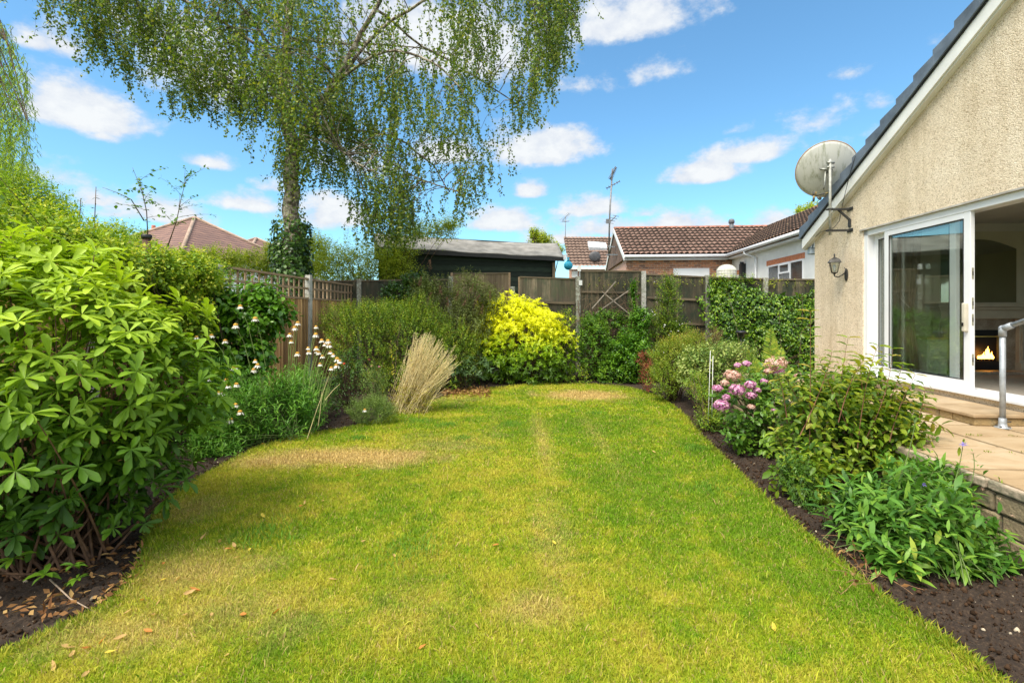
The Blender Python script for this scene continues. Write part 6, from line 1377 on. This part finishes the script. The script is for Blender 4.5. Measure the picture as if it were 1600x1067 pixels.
for x_, y_, r_, c_ in heads:
    Yh = 5.0 if y_ > 700 else 5.25; ctr = np.array(W(880 + x_ / 3.557, 400 + y_ / 3.557, Yh)); rad = r_ / 3.557 * Yh / F; nn = int(40 + 7000 * rad ** 1.4)
    u = rnd_dirs(nn, .35); lo_ = np.sin(u[:, :1] * 7 + x_) * np.sin(u[:, 1:2] * 6 + y_) * np.sin(u[:, 2:] * 5 + r_); p = ctr + u * np.array([1, 1, .66]) * rad * (rng.uniform(.8, 1.06, (nn, 1)) + .22 * lo_); dd = norm(np.cross(u, rnd_dirs(nn))) 
    # four-petalled florets
    P4 = np.repeat(p, 4, 0); ref = dd; bi_ = np.cross(u, ref); D4 = np.stack([ref, bi_, -ref, -bi_], 1).reshape(-1, 3) + np.repeat(u, 4, 0) * .25
    o = leaves('flower_head', P4, D4, np.repeat(u, 4, 0), np.full(len(P4), .013), np.full(len(P4), .013), np.repeat(np.clip(.5 + 1.2 * lo_[:, 0] + rng.normal(size=nn) * .3, 0, 1), 4) + rng.normal(size=len(P4)) * .1, petm[c_], t)
    hs_.append([t.location[:] if False else (2.75, 5.3, .1), tuple(ctr * .5 + np.array([2.75, 5.3, .1]) * .5 + np.array([0, 0, .1])), tuple(ctr)])
twigs('flower_stalk', np.array(hs_), .005, .003, green_stem, t)
# viburnum in the right middle ground
L_vi = leaf_mat('viburnum_leaf', [(.035, .10, .012), (.09, .19, .018), (.19, .30, .03), (.33, .32, .08)], .45, .3, .4)
t, tips, _ = plant('weigela_shrub', 'loose leafy shrub with long arching shoots in front of the patio, right border', 'shrub', (2.75, 4.15, 0),
    [B(1290, 675, 4.2, 92, 90, .45), B(1355, 645, 4.3, 84, 74, .4), B(1270, 620, 4.4, 50, 50, .35), B(1330, 600, 4.5, 46, 40, .3), B(1255, 740, 3.9, 58, 52, .3), B(1390, 695, 4.1, 62, 66, .35), B(1300, 615, 4.5, 66, 44, .35)], 900, 7, .22, .115, .060, L_vi, stem_mat=red_stem, ns=60, sr=.004, tm='full', up=.45, ang=62, droop=.15, spread=.2, vr=(.0, .75), rmin=.45, jit=.4)
sh = [((1230, 660), (1225, 600), (1205, 560)), ((1420, 700), (1440, 650), (1445, 610)), ((1310, 660), (1330, 580), (1352, 560)), ((1250, 680), (1290, 600), (1300, 550)), ((1390, 690), (1400, 640), (1430, 585)), ((1350, 690), (1390, 620), (1395, 545))] + [((1265, 700), (1267, 570), (1266, 487)), ((1300, 700), (1312, 600), (1325, 528)), ((1340, 700), (1350, 590), (1372, 540)), ((1380, 690), (1440, 640), (1475, 668)), ((1330, 680), (1290, 590), (1280, 560)), ((1400, 720), (1430, 680), (1460, 700)), ((1360, 690), (1400, 610), (1410, 570)), ((1280, 690), (1240, 610), (1225, 585)), ((1240, 740), (1220, 690), (1210, 672)), ((1300, 760), (1300, 740), (1285, 745)), ((1370, 700), (1340, 600), (1345, 560))]
pth, pos, dd, nr = [], [], [], []
for a, b_, c_ in sh:
    Ys = 4.1 + rng.normal() * .15; A, Bm, Cc = (np.array(W(*p, Ys)) for p in (a, b_, c_)); tt = np.linspace(0, 1, 14)[:, None]; p = (1 - tt) ** 2 * A + 2 * tt * (1 - tt) * Bm + tt ** 2 * Cc; pth.append(p); d_ = norm(np.gradient(p, axis=0))
    for j in range(4, 14, 1):
        ph = j * PI / 2 + rng.random() * .4; s_ = norm(np.cross(d_[j], [0, 1., .2])); bb = np.cross(d_[j], s_)
        if j % 1 == 0:
            for sg in (-1, 1): pos.append(p[j]); dd.append((s_ * math.cos(ph) + bb * math.sin(ph)) * sg + d_[j] * .35 + np.array([0, 0, -.1])); nr.append(d_[j] * .5 + np.array([0, 0, .8]))
pos = np.array(pos); n_l = len(pos); leaves('shoot_foliage', pos, np.array(dd), np.array(nr), rng.uniform(.07, .125, n_l), rng.uniform(.034, .055, n_l), rng.uniform(.3, 1, n_l), L_vi, t, 'full'); twigs('shoot', np.array(pth), .005, .0015, red_stem, t)
# small dark-leaved plant and centaurea
plant('small_leaved_plant', 'low dark green fine-leaved plant at the front foot of the leafy shrub', 'plant', (2.25, 3.75, 0), [B(1245, 745, 3.8, 34, 44, .2), B(1262, 775, 3.7, 26, 30, .16)], 260, 10, .14, .042, .014, L_dk, stem_mat=green_stem, ns=40, sr=.003, tm='lance', up=.7, vr=(.3, 1))
L_ce = leaf_mat('knapweed_leaf', [(.035, .12, .02), (.08, .22, .035), (.17, .33, .06), (.45, .42, .05)], .45, .28, .4)
t, tips, _ = plant('knapweed_clump', 'sprawling clump of long lance-shaped leaves in the right foreground bed', 'plant', (2.5, 3.05, 0),
    [B(1420, 800, 3.0, 100, 78, .36), B(1360, 800, 3.1, 74, 60, .3), B(1490, 825, 3.0, 72, 62, .3), B(1400, 860, 2.8, 60, 40, .22), B(1500, 860, 2.8, 60, 38, .22), B(1445, 745, 3.4, 60, 40, .3), B(1550, 870, 2.85, 36, 40, .2)], 470, 10, .24, .165, .042, L_ce, stem_mat=green_stem, ns=140, sr=.004, spread=.5, tm='lance', up=.75, ang=52, droop=.14, vr=(-.02, .6), rmin=.4)
# upright flowering shoots
fs = [((1480, 780), (1500, 740), (1505, 690)), ((1500, 790), (1530, 745), (1520, 706)), ((1400, 760), (1420, 720), (1432, 650)), ((1440, 800), (1450, 790), (1440, 757)), ((1560, 800), (1570, 770), (1560, 745))]
pth, tp_, axx = [], [], []
for a, b_, c_ in fs:
    A, Bm, Cc = (np.array(W(*p, 3.1)) for p in (a, b_, c_)); tt = np.linspace(0, 1, 8)[:, None]; pth.append((1 - tt) ** 2 * A + 2 * tt * (1 - tt) * Bm + tt ** 2 * Cc); tp_.append(Cc); axx.append(Cc - Bm)
twigs('flower_stalk', np.array(pth), .004, .0025, green_stem, t); foliage(t, np.array(tp_), np.array(axx), 9, .16, .07, .018, L_ce, ang=45, tm='lance', name='shoot_foliage')
vio = leaf_mat('violet_petal', [(.14, .10, .50), (.32, .26, .75)], .6, .2)
for px, py in ((1505, 694), (1440, 756)): foliage(t, np.array([W(px, py, 3.08)]), np.array([[0, 0, 1.]]), 26, .008, .034, .006, vio, ang=72, whorl=True, name='flower')
sd_px = [(1520, 708), (1507, 728), (1484, 800), (1508, 803), (1455, 816), (1482, 832), (1417, 816), (1500, 834), (1562, 780), (1582, 806), (1572, 829), (1497, 872), (1560, 858), (1424, 793), (1535, 764)]
for px, py in sd_px:
    c_ = W(px, py, 2.95 + rng.normal() * .05); foliage(t, np.array([c_]), np.array([[0, -.3, 1.]]), 12, .012, .02, .006, leaf_mat('seedhead', [(.20, .11, .07), (.50, .36, .26)], .8, .2), ang=50, whorl=True, name='seed_head')
# dead curled stalks and straw on the soil by the clump
t = thing('withered_stalks', 'withered brown stalks lying on the soil before the right foreground clump', 'stalks', G(1350, 880))
pa = []
for i in range(46):
    a = np.array(G(rng.uniform(1320, 1370), rng.uniform(850, 915), .03)); b_ = a + np.array([rng.normal() * .12, rng.normal() * .12, rng.uniform(-.02, .05)]); tt = np.linspace(0, 1, 6)[:, None]; pa.append(a + (b_ - a) * tt + np.sin(tt * PI) * rng.normal(size=3) * .03)
pa = np.array(pa); pa[..., 2] = np.maximum(pa[..., 2], .025); twigs('stalk', pa, .0025, .0012, plain('withered', (.30, .17, .08), .9, .3, 30), t)
pos = pa[:, 3]; leaves('dead_foliage', pos, rnd_dirs(len(pos)), rnd_dirs(len(pos)), .05, .018, rng.random(len(pos)), brn, t)
# dead leaves under the rhododendron
k = 420; pos = np.array([G(rng.uniform(-60, 235), rng.uniform(845, 960), .05) for _ in range(k)]); sel = ~inside(pos[:, 0], pos[:, 1], LAWN) & (fbm(pos[:, 0], pos[:, 1], 3, 2, 41) > .52); pos = pos[sel]; k = len(pos)
leaves('leaf_litter', pos, rnd_dirs(k) * np.array([1, 1, .35]), rnd_dirs(k) * .6 + np.array([0, 0, .8]), rng.uniform(.03, .065, k), rng.uniform(.012, .026, k), rng.random(k), brn, None, top=(False, (0, 0, 0)))
o = [o for o in bpy.data.objects if o.name.startswith('leaf_litter') and 'label' not in o][0]; tag(o, 'curled brown dead leaves on the soil under the rhododendron', 'leaf litter', kind='stuff')
# fallen stick under the rhododendron
p0, p1, p2 = G(78, 905, .09), G(110, 935, .05), G(160, 962, .03)
tag(MB().tube([p0, p1, p2], [.004, .0035, .002], 6).build('fallen_twig', plain('pale_twig', (.38, .28, .20), .8, .2, 20), top=(False, p1)), 'thin pale twig lying on the soil below the rhododendron', 'twig')

# fallen leaves on the lawn: one mesh, copied
FLW = [(208,912),(222,937),(240,960),(255,905),(295,925),(305,921),(248,940),(105,1010),(135,1012),(112,1022),(172,1018),(133,1053),(380,960),(355,1023),(278,904),(470,790),(476,785),(411,805),(343,846),(356,857),(370,870),(366,852),(560,742),(540,730),(866,848),(745,978),(775,851),(616,868),(568,845),(432,955),(505,782),(757,914),(1022,706),(840,628),(200,955),(330,960),(255,880),(318,838),(390,858),(290,960),(232,985),(85,1040),(188,995),(160,1000),(960,1000),(1210,980),(520,905),(660,1010)]
litter = [leaf_mat('fallen_tan', [(.50, .30, .10), (.62, .42, .18)], .7, .3), leaf_mat('fallen_orange', [(.48, .17, .04), (.60, .26, .06)], .7, .3), leaf_mat('fallen_yellow', [(.68, .50, .05), (.72, .58, .10)], .7, .3)]
protos = []
for i, mt_ in enumerate(litter):
    q = np.array([(0, 0, .0), (.018, -.011, .004), (.018, 0, -.002), (.018, .011, .006), (.042, -.009, .008), (.042, 0, .001), (.042, .010, .004), (.065, .002, .010)]) - np.array([.03, 0, 0]); protos.append((q, mt_))
for i, (px, py) in enumerate(FLW):
    c_ = i % 7; ki = 2 if c_ == 3 else (1 if c_ in (1, 5) else 0); x, y, z = G(px, py, .05)
    if i < 3 or ki not in FLO if i else True:
        pass
    if i == 0: FLO = {}
    if ki not in FLO:
        o = np_mesh('fallen_leaf', protos[ki][0], np.array(TM['full'][1]), protos[ki][1], top=(False, (0, 0, 0)), org=np.zeros(3), attr=np.full(8, .5), smooth=True); FLO[ki] = o
    else:
        o = FLO[ki].copy(); COL.objects.link(o)
    o.location = (x, y, z); o.rotation_euler = (rng.normal() * .35, rng.normal() * .35, rng.random() * 6.28); s_ = rng.uniform(.55, 1.0); o.scale = (s_, s_, s_)
    tag(o, ['curled tan fallen leaf lying on the lawn', 'orange-brown fallen leaf lying on the lawn', 'bright yellow fallen leaf lying on the lawn'][ki], 'fallen leaf', 'fallen leaves on the lawn')
